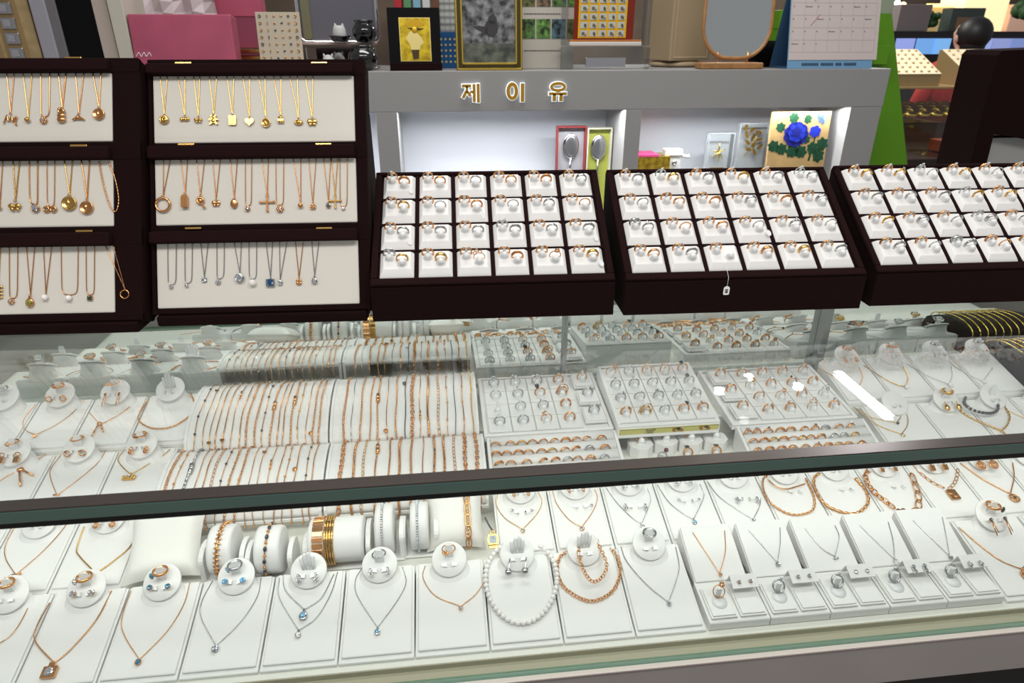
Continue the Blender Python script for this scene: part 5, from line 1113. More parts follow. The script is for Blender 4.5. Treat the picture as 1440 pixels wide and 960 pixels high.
# earring card
p0 = aty(397, 97, 2.02); root = thing('earring_card', 'beige card with six columns of tiny earrings beside the pink box', 'card', T((p0.x, 2.03, CT+.0006))@R3('X', rad(-8)))
kx = aty(428, 60, 2.03).x-aty(366, 60, 2.03).x; zt = aty(397, 16, 2.03).z-CT
part('card', B().box(-kx/2, 0, 0, kx/2, .004, zt).mesh('card', mat('beige_board', (.50, .43, .33), .6), .001), root)
for r in range(7):
    for c in range(6):
        b = B(); k = (r*5+c*3) % 5; P_ = T((-kx/2+kx*(c+.6)/6.2, -.0012, zt*(.93-.118*r)))@R3('X', PI/2)
        if k == 0: b.tor((0, 0, 0), .0032, .0009, 12, 5, P_)
        elif k == 1: b.sph((0, 0, 0), (.0034, .0026, .0012), 8, 5, P_)
        elif k == 2: b.prism(heart(.0034), -.0006, .0006, P_)
        elif k == 3: b.box(-.001, -.0035, -.0006, .0014, .0035, .0006, P_)
        else: b.sph((-.001, 0, 0), (.0022, .0022, .0012), 8, 5, P_); b.sph((.0018, .001, 0), (.002, .002, .001), 8, 5, P_)
        part('card_earring', b.mesh('earring', ROSE if (r+c) % 4 else DARK), root)
# chrome table mirror with ghost figure and jar
pm_ = aty(481, 97, 2.14); root = thing('framed_shelf', 'chrome framed grey shelf stand behind the round black jar', 'display stand', T((pm_.x, 2.16, CT+.0006)))
hw = (aty(539, 60, 2.15).x-aty(430, 60, 2.15).x)/2
zb_, zt_ = aty(480, 60, 2.08).z-CT, .24
def rrect(w_, h0, h1, r, n=6):
    out = []
    for cx, cy, a0 in ((w_-r, h1-r, 0), (-w_+r, h1-r, 90), (-w_+r, h0+r, 180), (w_-r, h0+r, 270)):
        for i in range(n+1): a = rad(a0+90*i/n); out.append((cx+r*cos(a), cy+r*sin(a)))
    return out
MT = T((0, 0, 0))@Mx()
part('frame', B().tube([(x, 0, z) for x, z in rrect(hw, zb_, zt_, .018)], .0065, 8, True).mesh('frame', CHROME), root, MT)
part('grey_panel', B().prism(rrect(hw-.003, zb_+.003, zt_-.003, .016), -.005, -.002, R3('X', PI/2)).mesh('panel', mat('slate_panel', (.125, .125, .150), .4)), root, MT)
part('olive_band', B().box(-hw+.010, -.002, zb_+.008, -hw+.034, .0015, zt_-.01).mesh('band', mat('olive_band', (.17, .16, .09), .5)), root, MT)
part('shelf', B().box(-hw+.004, -.075, zb_-.006, hw-.004, .004, zb_).mesh('shelf', mat('rosy_shelf', (.48, .36, .33), .3), .001), root)
part('stand', B().box(-hw*.95, -.03, 0, hw*.98, .03, .006).box(-hw*.9, -.012, .006, hw*.9, .012, zb_-.012).mesh('stand', CHROME, .004), root)
q = aty(478, 54, 2.075); sb = thing('figurine', 'pale cat-eared figurine sitting in a shallow black bowl on the framed shelf', 'figurine', T((q.x, 2.078, CT+.0006+zb_+.0004)))
part('bowl', B().lathe([(.012, 0), (.022, .003), (.030, .013), (.0315, .017), (.029, .017), (.020, .007), (0, .005)], 24).mesh('bowl', mat('black_glaze', (.006, .006, .007), .08, coat=1)), sb)
part('body', B().lathe([(0, .006), (.0185, .008), (.020, .020), (.0175, .034), (.0135, .042), (0, .0435)], 20).mesh('body', mat('matte_white', (.50, .50, .49), .6)), sb)
for sx in (-1, 1): part('ear', B().lathe([(.0055, 0), (.003, .006), (0, .011)], 10, T((sx*.0088, 0, .039))@R3('Y', sx*.2)).mesh('ear', MATS['matte_white']), sb)
q = aty(513, 54, 2.075); JR = [(.020, 0), (.027, .004), (.034, .020), (.034, .034), (.026, .046), (.0245, .050), (.028, .054), (.028, .057), (.023, .057), (.021, .050), (.029, .036), (.029, .018), (0, .006)]
one('jar', B().lathe(JR, 32).mesh('jar', MATS['black_glaze']), 'smaller black glazed jar on the framed shelf beside the cat figurine', 'jar', T((q.x, 2.084, CT+.0006+zb_+.0004)))
def lathe_thing(name, label, cat, px, Y, prof, m, z=CT+.0006, sc=1.0, n=28):
    p = aty(px, 97, Y); return thing(name, label, cat, T((p.x, Y, z))@Mx.Scale(sc, 4)), m, prof
JAR = [(.024, 0), (.030, .004), (.042, .022), (.0445, .036), (.041, .049), (.030, .059), (.0275, .062), (.031, .067), (.031, .070), (.026, .070), (.0235, .062), (.036, .045), (.036, .020), (.02, .006), (0, .006)]
p = aty(511, 97, 2.03); one('jar', B().lathe(JAR, 32).mesh('jar', MATS['black_glaze']), 'round black glazed jar at the cabinet edge, right of ghost figurine', 'jar', T((p.x, 1.965+.082, CT+.0006))@Mx.Scale(.93, 4))
p = aty(463, 97, 2.03); root = thing('figurine', 'small white ghost figurine with dotted face beside the black jar', 'figurine', T((p.x, 2.035, CT+.0006)))
GH = [(.018, 0), (.0205, .004), (.020, .016), (.0165, .028), (.0105, .037), (.004, .041), (0, .0415)]
part('body', B().lathe(GH, 24).mesh('body', mat('matte_white', (.68, .67, .66), .6)), root)
b = B()
for x, z in ((-.008, .020), (.008, .021), (-.003, .014), (.0035, .0135), (0, .0165)): b.sph((x, -.0185+abs(x)*.25, z), (.0016, .0012, .0016), 8, 5)
part('face', b.mesh('face', BLK), root)
for sx in (-1, 1): part('ear', B().lathe([(.005, 0), (.003, .007), (0, .012)], 10, T((sx*.009, 0, .034))@R3('Y', sx*.3)).mesh('ear', MATS['matte_white']), root)
# portrait frame
p = aty(585, 97, 2.01); root = thing('picture_frame', 'black stand with glowing gold portrait of a hatted figure', 'picture frame', T((p.x, 2.015, CT+.0006)))
hw = (aty(618, 50, 2.02).x-aty(544, 50, 2.02).x)/2
zt = aty(585, 10, 2.04).z-CT; TL = T((0, .012, .008))@R3('X', rad(-7))
part('ledge', B().box(-hw*.99, -.006, 0, hw*1.02, .05, .0195).mesh('ledge', BROWN2, .001), root)
part('board', B().box(-hw, 0, .010, hw, .008, zt-.008).mesh('board', BLK, .001), root, TL)
TLS = TL@T((0, 0, .0155-.028*.882))@Mx.Diagonal((1, 1, .882, 1))
x0, x1, z0, z1 = -.045+.004, .043+.002, .028, .155
part('print_border', B().box(x0, -.0016, z0, x1, -.0004, z1).mesh('border', mat('pale_gold', (.98, .80, .30), .3, .4)), root, TLS)
part('gold_print', B().box(x0+.002, -.0022, z0+.002, x1-.002, -.0017, z1-.002).mesh('print', mat('gold_print', (.85, .55, .04), .28, .75, var=.35, bscale=45)), root, TLS)
fg = B(); S_ = R3('X', PI/2)
fg.prism([(-.012, .075), (-.024, .095), (-.014, .112), (-.004, .118), (.008, .110), (.020, .098), (.026, .082), (.016, .074), (.014, .062), (-.012, .062)], .0023, .003, S_)
part('figure', fg.mesh('figure', mat('light_gold', (.95, .78, .30), .3, .5)), root, TLS, 'light gold figure in the print')
hd = B(); hd.prism([(-.028, .132), (-.010, .146), (.006, .150), (.024, .140), (.030, .134), (.004, .126)], .0023, .0032, S_); hd.sph((.001, -.003, .119), (.0075, .001, .010), 10, 6)
part('hat', hd.mesh('hat', mat('amber_gold', (.70, .42, .03), .3, .6)), root, TLS)
dk = B(); dk.prism([(-.010, .062), (.012, .062), (.010, .036), (-.006, .034)], .0023, .003, S_); dk.prism([(-.018, .126), (.028, .124), (.016, .118), (-.008, .119)], .0023, .003, S_)
part('dark_shapes', dk.mesh('dark', mat('sepia', (.06, .035, .005), .4)), root, TLS, 'dark sepia trousers and hat brim')  # dark printed areas of the portrait
# gold framed bird picture
p = aty(689, 97, 2.005); root = thing('picture_frame', 'black and gold frame with photo of a dark bird on rocks', 'picture frame', T((p.x, 2.008, CT+.0006)))
hw = (aty(737, 60, 2.01).x-aty(643, 60, 2.01).x)/2; TL = R3('X', rad(-5)); H = .25
BG = mat('black_gold_frame', (.06, .045, .01), .35, .3)
for x0, x1, z0, z1 in ((-hw, -hw+.020, 0, H), (hw-.020, hw, 0, H), (-hw+.020, hw-.020, 0, .020), (-hw+.020, hw-.020, H-.02, H)): part('frame_bar', B().box(x0, 0, z0, x1, .014, z1).mesh('bar', BG, .002), root, TL)
b = B()
for o in (0.001, .0155):
    for x0, x1, z0, z1 in ((-hw+o, -hw+o+.0045, o, H), (hw-o-.0045, hw-o, o, H), (-hw+o, hw-o, o, o+.0045)): b.box(x0, -.0015, z0, x1, .001, z1)
part('gilt_line', b.mesh('gilt', BGOLD, .0008, 1), root, TL)
part('photo', B().box(-hw+.019, .004, .019, hw-.019, .006, H-.02).mesh('photo', mat('rock_photo', (.20, .19, .20), .35, var=.95, bscale=42)), root, TL)
bd = B(); S2 = R3('X', PI/2)
bd.prism(circ(.019, 20, 1.0, 1.12, .006, .108), -.0035, -.003, S2); bd.prism(circ(.0125, 16, 1, 1, .010, .130), -.0035, -.003, S2); bd.prism([(-.004, .092), (-.030, .104), (-.045, .112), (-.030, .115), (-.004, .112)], -.0035, -.003, S2); bd.prism([(-.002, .078), (0, .078), (0, .094), (-.002, .094)], -.0035, -.003, S2); bd.prism([(.012, .078), (.014, .078), (.014, .094), (.012, .094)], -.0035, -.003, S2)
part('bird', bd.mesh('bird', mat('bird_dark', (.035, .025, .028), .5)), root, TL)
part('foreground', B().box(-hw+.0195, .0026, .0195, hw-.0195, .0039, .070).mesh('fore', mat('mossy_photo', (.13, .13, .10), .35, var=.7, bscale=30)), root, TL)
part('glazing', B().box(-hw+.019, .0005, .019, hw-.019, .0015, H-.02).mesh('glazing', FG), root, TL)
# blue dotted box and wire grid
p, q = aty(617, 60, 2.16), aty(646, 60, 2.16); root = thing('dotted_box', 'blue box with rows of gold dots between the two frames', 'box', T((p.x, 2.16, CT+.0006)))
zt = aty(630, 45, 2.16).z-CT; part('body', B().box(0, 0, 0, q.x-p.x+.02, .05, zt).mesh('body', mat('blue_card', (.01, .085, .24), .5), .001), root); b = B()
for r in range(5):
    for c in range(5): b.prism(circ(.0033, 12), 0, .0008, T((.007+.0135*c, -.0001, .018+.0155*r))@R3('X', PI/2))
part('dots', b.mesh('dots', mat('gold_dot', (.72, .58, .24), .4, .4)), root)
root = thing('wire_rack', 'white wire grid panel standing behind the blue box', 'rack', T((p.x, 2.25, CT+.0006))); b = B()
for i in range(8): b.box(-.01+.016*i, 0, 0, -.0092+.016*i, .002, .30)
for i in range(16): b.box(-.012, -.0005, .01+.019*i, .115, .0015, .011+.019*i)
part('wires', b.mesh('wires', mat('grey_wire', (.22, .23, .24), .5)), root); part('backing', B().box(-.012, .003, 0, .115, .006, .30).mesh('backing', mat('pale_board', (.46, .47, .44), .6)), root)
for i, (cn, cc) in enumerate((('red', (.45, .02, .03)), ('green', (.10, .28, .12)), ('pale blue', (.20, .42, .55)), ('white', (.6, .6, .58)), ('brown', (.14, .06, .03)))):
    q = aty(562+13*i, 40, 2.24); one('book', B().box(-.011, 0, 0, .011, .10, .215).mesh('book', mat('book_'+cn.replace(' ', '_'), cc, .5), .001), f'{cn} book spine showing above the gold portrait frame', 'book', T((q.x, 2.24, CT+.0006)))
# photo card sheet
p, q = aty(735, 40, 2.10), aty(808, 40, 2.10); root = thing('photo_sheet', 'pale card sheet with two rows of small nature photos', 'card', T((p.x, 2.10, CT+.0006))@R3('X', rad(-4)))
wd = q.x-p.x; zb_, zt_ = .040, .26
part('sheet', B().box(-.02, 0, 0, wd, .012, zt_).mesh('sheet', mat('sheet_card', (.50, .46, .40), .6), .001), root)
for j, y in enumerate((54.5, 9)):
    zz = aty(760, y, 2.10).z-CT
    for c in range(4):
        cc = ((.06, .13, .03), (.10, .10, .03), (.09, .20, .04), (.14, .09, .05), (.05, .10, .12))[(c*2+j) % 5]
        part('photo', B().box(-.004+.0455*c, -.0012, zz, .0375+.0455*c, -.0002, zz+.052).mesh('photo', mat(f'nature_photo_{(c*2+j)%5}', cc, .4, var=.9, bscale=60)), root)
b = B()
for zz in (aty(760, 72, 2.1).z-CT, aty(760, 20, 2.1).z-CT):
    for k in range(14): b.box(.005+.0078*k, -.0010, zz, .0105+.0078*k, -.0002, zz+.0022)
part('print', b.mesh('print', MATS['ink']), root)
# clear acrylic frame with the gold bar poster
p, q = aty(787, 90, 2.03), aty(912, 90, 2.03); root = thing('poster_stand', 'clear acrylic stand holding a yellow sheet of small gold bars', 'picture frame', T(((p.x+q.x)/2, 2.04, CT+.0006)))
AC = glass('acrylic', (.74, .76, .76), 1.2, 1.75); hw = (q.x-p.x)/2
for s_ in (-1, 1): part('post', B().box(s_*(hw-.012)-.010, -.012, .0625, s_*(hw-.012)+.010, .012, .26).mesh('post', AC, .003), root)
part('base_block', B().box(-hw, -.02, 0, hw, .03, .062).mesh('base', AC, .004), root); part('base_groove', B().box(-hw*.45, -.0225, .006, hw*.45, -.0203, .032).mesh('groove', CHROME, .004), root)
part('rail', B().box(-hw*.80, -.014, .0625, hw*.80, .014, .0735).mesh('rail', mat('white_strip', (.68, .62, .58), .3), .002), root, None, 'white strip under the sheets'); part('amber_strip', B().box(-hw*.80, -.0125, .0740, hw*.80, .012, .0785).mesh('amber', mat('amber_strip', (.50, .16, .02), .3), .001), root)
part('red_sheet', B().box(-hw*.70, .000, .079, hw*.62, .003, .26).mesh('red', mat('red_sheet', (.20, .016, .004), .35)), root)
sx0, sx1 = aty(813, 30, 2.04).x-(p.x+q.x)/2, aty(881, 30, 2.04).x-(p.x+q.x)/2; sz0 = aty(845, 54, 2.04).z-CT
part('yellow_sheet', B().box(sx0, -.003, sz0, sx1, -.0006, .26).mesh('yellow', mat('yellow_sheet', (.80, .45, .01), .35), .0008), root)
cwx = (sx1-sx0-.006)/5
for r in range(6):
    for c in range(5):
        b = B(); x = sx0+.003+cwx*(c+.5); z = sz0+.012+.0215*r
        b.box(x-.0105, -.0046, z-.0075, x+.0105, -.0032, z+.0085); part('bar_picture', b.mesh('bar', mat('pale_bar', (.52, .54, .52), .35)), root)
        b = B(); k = (r*3+c*7) % 4
        b.box(x-.006+.002*k, -.0054, z-.004, x+.002+.001*k, -.0047, z+.004); b.box(x+.0035, -.0054, z-.006, x+.007, -.0047, z-.001+.001*k); part('bar_mark', b.mesh('mark', mat('bar_mark', (.14, .12, .07), .4)), root)
# beige tower on a round base
p, q = aty(914, 90, 2.14), aty(996, 90, 2.14); root = thing('display_tower', 'beige leather display tower on a round base behind oval mirror', 'display stand', T(((p.x+q.x)/2+.015, 2.22, CT+.0006)))
BL = mat('beige_leather', (.37, .28, .17), .5, bump=.05)
part('base', B().lathe([(.075, 0), (.085, .004), (.085, .010), (.070, .016), (0, .016)], 32).mesh('base', BL), root)
part('tower', B().box(-.078, -.07, .018, .078, .07, .30).mesh('tower', BL, .004), root, R3('Z', rad(18)))
b = B()
for x0, x1, z0, z1 in ((-.066, .066, .026, .030), (-.066, -.062, .03, .29), (.062, .066, .03, .29)): b.box(x0, -.0725, z0, x1, -.0705, z1)
part('panel_edge', b.mesh('edge', mat('beige_edge', (.46, .36, .24), .5), .0008, 1), root, R3('Z', rad(18)))
# oval mirror on a wooden base
p = aty(1027, 97, 2.02); root = thing('oval_mirror', 'oval table mirror in a wooden frame on a wooden block', 'mirror', T((p.x, 2.035, CT+.0006)))
WOOD = mat('warm_wood', (.38, .19, .07), .4, var=.15, bscale=40); hb = (aty(1069, 94, 2.03).x-aty(983, 94, 2.03).x)/2
part('base', B().box(-hb, -.03, 0, hb, .03, .017).mesh('base', WOOD, .003), root)
cz = aty(1036, 20, 2.05).z-CT; zb_ = aty(1036, 84, 2.05).z-CT; hx = (aty(1088, 20, 2.05).x-aty(989, 20, 2.05).x)/2; cx = aty(1038, 20, 2.05).x-p.x
ol = [(cx+x, z) for x, z in rrect(hx-.004, zb_+.004, zb_+.30, hx*.80, 10)]
OM = R3('Z', rad(0))@R3('X', rad(-4))
part('frame', B().tube([(x, 0, z) for x, z in ol], .0058, 8, True).mesh('frame', WOOD), root, OM)
part('mirror', B().prism([(x, z) for x, z in ol], -.001, .001, R3('X', PI/2)).mesh('mirror', MIRROR), root, OM)
for s_ in (-1, 1): part('rod', B().tube([(cx*.4+s_*.048, 0, .016), (cx*.7+s_*.046, 0, .045)], .0022, 6).mesh('rod', ROSE), root)
# green lime box and dark bowl behind calendar
p = aty(1080, 97, 2.16); one('bowl', B().lathe([(.03, 0), (.05, .01), (.075, .05), (.078, .075), (.072, .075), (.05, .02), (0, .012)], 28).mesh('bowl', BLK), 'dark round bowl half hidden behind calendar and oval mirror', 'bowl', T((p.x, 2.19, CT+.0006)))
GREEN = mat('lime_card', (.12, .33, .008), .45); GREEN2 = mat('lime_card_side', (.12, .33, .008), .5)
p = aty(1094, 97, 2.32); root = thing('green_box', 'lime green box standing behind the bowl and calendar', 'box', T((p.x, 2.30, CT+.0006))); part('body', B().box(-.03, 0, 0, .16, .09, .165).mesh('body', GREEN, .002), root); part('lid', B().box(-.032, -.002, .11, .162, .092, .167).mesh('lid', GREEN, .002), root)
# calendar
cx0, cx1 = aty(1107, 98, 2.01), aty(1226, 97, 2.01); root = thing('desk_calendar', 'desk calendar with pale pink page and blue foot', 'calendar', T((cx0.x, 2.012, CT+.0006))@R3('Z', rad(0)))
wd = cx1.x-cx0.x; CB = mat('blue_board', (.16, .33, .52), .5); CBD = mat('blue_board_back', (.045, .11, .22), .5); LN = R3('X', rad(-13)); H = .245
part('front_board', B().box(0, 0, 0, wd, .002, H).mesh('board', CB), root, LN)
part('page', B().box(0.002, -.0016, .024, wd+.012, -.0004, H).mesh('page', mat('calendar_page', (.60, .52, .50), .6)), root, LN)
part('back_board', B().extr([(.0, 0), (.110, 0), (.112, .002), (.058, H*.965), (.055, H*.965), (.106, .004), (.002, .002)], -.002, wd-.003).mesh('board', CBD), root)
b = B()
for c in range(8): b.box(.006+c*(wd-.006)/7, -.0020, .045, .0066+c*(wd-.006)/7, -.0017, .215)
for r in range(6): b.box(.006, -.0020, .045+.034*r, wd, -.0017, .0456+.034*r)
part('grid', b.mesh('grid', mat('grey_line', (.42, .37, .37), .6)), root, LN)
b = B()
for r in range(5):
    for c in range(7):
        if (r, c) in ((4, 3), (4, 4), (4, 5), (4, 6), (0, 0)): continue
        x = .009+c*(wd-.006)/7; z = .203-.034*r; b = B().box(0, -.0022, 0, .0028, -.0018, .004)
        if (r*3+c) % 4 == 0: b.box(.0028, -.0022, .0005, .020, -.0018, .0025)
        part('date_mark', b.mesh('date', mat('grey_ink', (.20, .18, .19), .6)), root, LN@T((x, 0, z)))
part('red_marks', B().tube([(.072, -.002, .185), (.095, -.002, .208)], .0006, 4).tube([(.064, -.002, .118), (.092, -.002, .150)], .0006, 4).mesh('marks', mat('red_ink', (.50, .06, .05), .6)), root, LN)
b = B()
for k in range(26):
    if k in (8, 15, 19): continue
    x = .045+k*.0067; b.box(x, -.0014, .0085, x+.0048, -.0004, .0155); 
part('foot_print', b.mesh('print', mat('blue_ink', (.02, .05, .10), .5)), root, LN)
# lime green tall carton at the cabinet end
g0 = aty(1236, 200, 2.28); q1 = aty(1262, 18, 2.28)
root = thing('display_carton', 'tall lime green tapered cardboard display right of the grey cabinet', 'carton', T((0, 2.28, 0)))
def gp(x, y): q = aty(x, y, 2.28); return (q.x, q.z)
o1 = [gp(1202, 236), gp(1265, 232), gp(1246, 20), gp(1232, 22)]
e = lambda P_, z: (P_[0][0]+(P_[1][0]-P_[0][0])*(z-P_[0][1])/(P_[1][1]-P_[0][1]))
left = (gp(1200, 240), gp(1234, 20)); right = (gp(1266, 236), gp(1247, 20)); zt = gp(1240, 19)[1]
fr_ = [(e(left, 0.0), 0.0), (e(right, 0.0), 0.0), (e(right, zt), zt), (e(left, zt), zt)]
part('front_panel', B().prism(fr_, -.012, 0, R3('X', PI/2)@Mx.Scale(1, 4)).mesh('front', GREEN), root)
rt2 = (gp(1277, 236), gp(1255, 20))
part('side_panel', B().prism([(e(right, 0.0)+.001, 0.0), (e(rt2, 0.0), 0.0), (e(rt2, zt), zt), (e(right, zt)+.001, zt)], -.16, -.002, R3('X', PI/2)).mesh('side', GREEN2), root)
part('flap', B().box(gp(1228, 60)[0], -.03, gp(1240, 90)[1], gp(1246, 60)[0], -.002, gp(1240, 64)[1]).mesh('flap', GREEN, .001), root)
# ------------------------------------------------------------------ things in the niches
NF = .8006
def opentray(px0, px1, pt, Y, m, mi, label, spoon_dark=False):
    p, q = aty(px0, 240, Y), aty(px1, 240, Y); zt = aty(px0, pt, Y).z; wd = q.x-p.x; h = zt-NF
    root = thing('spoon_box', label, 'gift box', T((p.x, Y, NF))); t = .005
    part('back', B().box(t, .020, t, wd-t, .024, h-t).mesh('back', mi), root)
    for x0, x1, z0, z1 in ((0, t, 0, h), (wd-t, wd, 0, h), (t, wd-t, 0, t), (t, wd-t, h-t, h)): part('edge', B().box(x0, 0, z0, x1, .024, z1).mesh('edge', m, .0008, 1), root)
    sp = thing('spoon', f"silver spoon lying in the {'red' if not spoon_dark else 'lime'} gift box", 'spoon', T((p.x+wd/2, Y+.012, NF+h-.062)))
    part('bowl', B().sph((0, 0, 0), (.0265, .006, .040), 18, 10).mesh('bowl', SILV), sp); part('bowl_hollow', B().sph((0, -.0022, .001), (.0205, .005, .033), 16, 10).mesh('hollow', mat('satin_silver', (.45, .46, .47), .3, 1)), sp)
    part('handle', B().tube([(0, 0, -.036), (0, .002, -.08), (0, .001, -.17)], [.0036, .0030, .0052], 8).mesh('handle', SILV), sp)
opentray(782, 823, 178, 2.12, mat('red_card', (.26, .035, .035), .5), mat('grey_lining', (.38, .38, .40), .6), 'red edged gift box with grey lining in the middle niche')
opentray(824, 858.5, 180, 2.12, mat('cream_edge', (.55, .53, .42), .5), mat('lime_lining', (.42, .45, .08), .6), 'pale edged gift box with lime lining in the middle niche', True)
p, q = aty(896, 240, 2.1), aty(938, 240, 2.1); zt = aty(900, 219, 2.1).z; root = thing('gold_box', 'gold patterned box with pink lid edge in the right niche', 'gift box', T((p.x, 2.08, NF)))
part('body', B().box(-.01, 0, 0, q.x-p.x, .08, zt-NF).mesh('body', mat('gold_foil', (.62, .42, .05), .25, .9, var=.4, bscale=60), .001), root); part('lid_edge', B().box(-.01, -.002, zt-NF, (q.x-p.x)*.62, .08, zt-NF+.006).mesh('lid', mat('hot_pink', (.60, .06, .20), .5)), root)
p, q = aty(926, 240, 2.1), aty(962, 240, 2.1); zt = aty(940, 209, 2.1).z; root = thing('hand_tool', 'small white clamp gadget beside the gold box in the right niche', 'gadget', T((p.x+.042, 2.09, NF))); h = zt-NF
WP = mat('white_gadget', (.62, .62, .58), .4); part('body', B().box(-.012, 0, 0, .026, .04, h-.012).mesh('body', WP, .003), root); part('head', B().box(-.030, -.004, h-.022, .030, .03, h).mesh('head', WP, .003), root)
part('handle', B().tube([(.02, .01, h-.02), (.048, .008, h-.026), (.056, .006, h-.024)], [.008, .006, .007], 10).mesh('handle', WP), root); part('dial', B().lathe([(.008, 0), (.008, .004), (0, .005)], 14, T((.004, -.0005, h-.042))@R3('X', PI/2)).mesh('dial', SILV), root)
GF = mat('gold_leaf', (.74, .50, .12), .25, .9)
def acryl(px0, px1, pt, Y, label, deco):
    p, q = aty(px0, 240, Y), aty(px1, 240, Y); zt = aty(px0, pt, Y).z; wd = q.x-p.x; h = zt-NF
    root = thing('acrylic_block', label, 'ornament', T((p.x, Y, NF)))
    part('block', B().box(0, 0, 0, wd, .026, h).mesh('block', glass('clear_resin', (.95, .96, .96), 1, 1.45), .003), root); b = B(); t = .005
    for x0, x1, z0, z1 in ((0, t, 0, h), (wd-t, wd, 0, h), (t, wd-t, h-t, h)): b.box(x0, -.0015, z0, x1, -.0002, z1)
    part('edge_lines', b.mesh('edge', mat('acrylic_edge', (.36, .38, .40), .2, coat=1), .0006, 1), root); part('backing', B().box(t, .027, t, wd-t, .029, h-t).mesh('backing', mat('pale_backing', (.50, .52, .54), .5)), root)
    b = B(); deco(b, wd, h); part('gold_motif', b.mesh('motif', GF), root)
def ginseng(b, wd, h):
    c = (wd/2, .013, h-.062)
    for dx, dz in ((0, .030), (-.020, .004), (.022, .010), (-.018, -.022), (.016, -.024), (.004, -.032)): b.tube([c, (c[0]+dx*.6, c[1], c[2]+dz*.5), (c[0]+dx, c[1], c[2]+dz)], [.0032, .0024, .0008], 6)
    b.box(c[0]-.024, .012, h-.115, c[0]+.024, .0135, h-.112)
def leaves(b, wd, h):
    for i in range(11):
        x = wd*(.25+.55*((i*37) % 11)/11); z = h-.016-.085*((i*23) % 11)/11; b.prism(circ(.010, 9, .55, 1.2), -.0006, .0006, T((x, .013, z))@R3('Y', i*.9)@R3('X', PI/2))
    b.tube([(wd*.3, .013, h-.11), (wd*.55, .013, h-.06), (wd*.7, .013, h-.02)], .0012, 5)
acryl(991, 1028, 187, 2.11, 'small clear acrylic block with gold root motif in right niche', ginseng)
acryl(1032, 1077, 173, 2.12, 'clear acrylic frame with gold leaf sprays beside the blue flower panel', leaves)
p, q = aty(1079, 230, 2.035), aty(1160, 230, 2.035); zt = aty(1120, 157, 2.055).z; wd = q.x-p.x; h = zt-NF
root = thing('flower_panel', 'gold panel painted with a blue peony and butterfly in right niche', 'painting', T((p.x, 2.03, NF+.001))@R3('X', rad(-4)))
part('panel', B().box(0, 0, 0, wd, .010, h).mesh('panel', mat('gold_panel', (.60, .40, .17), .4, .3, var=.12, bscale=14), .001), root)
S2 = R3('X', PI/2)
def petals(cx, cz, R_, n, k, y): 
    b = B()
    for i in range(n): a = 2*PI*i/n+k; b.prism(circ(R_*.46, 14, 1, .85, cx+R_*.58*cos(a), cz+R_*.58*sin(a)), y, y+.0006, S2)
    b.prism(circ(R_*.6, 16, 1, 1, cx, cz), y, y+.0007, S2); return b
cz = h-.068; cx = wd*.44
lf = B()
for x, z, a, s_ in ((.36, .020, .5, 1), (.60, .022, -.2, .8), (.16, .048, 1.0, .9), (.08, .106, 1.4, 1.1), (.22, .115, 1.2, 1.1), (.42, .122, 1.7, 1.3), (.56, .125, 1.4, 1.2), (.74, .112, .3, 1.1), (.90, .100, .2, 1.2), (.86, .135, 0, 1.2), (.62, .085, .9, .8)):
    c = V((wd*x, 0, h-z)); q_ = [(c.x+r_*cos(t+a), c.z+r_*sin(t+a)) for t, r_ in [(2*PI*i/14, .0215*s_*(1 if i % 2 else .74)*(.65+.35*abs(cos(PI*i/14)))) for i in range(14)]]; lf.prism(q_, .0002, .0006, S2)
lf.prism([(wd*.78, h-.06), (wd*.80, h-.06), (wd*.74, h-.15), (wd*.70, h-.15)], .0002, .0005, S2)
part('leaves', lf.mesh('leaves', mat('painted_green', (.006, .055, .022), .5, var=.3, bscale=70)), root)
part('outer_petals', petals(cx, cz, .040, 9, 0, .0007).mesh('petals', mat('painted_navy', (.008, .012, .20), .5)), root); part('inner_petals', petals(cx+.002, cz+.004, .029, 7, .4, .0015).mesh('petals', mat('painted_blue', (.012, .030, .42), .5)), root)
part('heart_petals', petals(cx, cz+.008, .016, 5, .2, .0023).mesh('petals', MATS['painted_navy']), root); part('bud', petals(wd*.76, h-.060, .019, 6, .3, .0008).mesh('bud', MATS['painted_blue']), root)
bf = B()
for dx, dz in ((-.009, .006), (-.003, -.004), (.008, -.010), (.004, .003)): bf.prism(circ(.0075, 12, .7, 1.1, wd*.83+dx, h-.020+dz), .0005, .0012, S2)
part('butterfly', bf.mesh('butterfly', mat('painted_sky', (.06, .12, .50), .5)), root)
# ------------------------------------------------------------------ dark stand at right, behind the ring trays
Y = 1.34; root = thing('display_stand', 'dark brown display stand at right edge behind the right ring tray', 'display stand', T((0, Y, 0)))
def dp(x, y): q = aty(x, y, Y); return (q.x, q.z)
zb = .952
def foot(x, y): a = dp(x, y); return (a[0], zb)
out = [dp(1403, 78), dp(1410, 71), dp(1540, 66), dp(1540, 215), dp(1398, 187), dp(1386, 236), (dp(1380, 262)[0], zb), (dp(1352, 262)[0], zb), dp(1363, 232)]
part('board', B().prism(out[::-1], -.10, 0, R3('X', PI/2)).mesh('board', BROWN), root)
part('grey_back', B().box(dp(1384, 240)[0]+.01, .02, zb, dp(1540, 200)[0]-.01, .06, dp(1400, 196)[1]).mesh('grey', GREYP), root)
struct('trim_counter', B().box(-1.2, 1.2, 0, 2.2, 1.55, .9495).mesh('trim_counter', GREYP, .002))
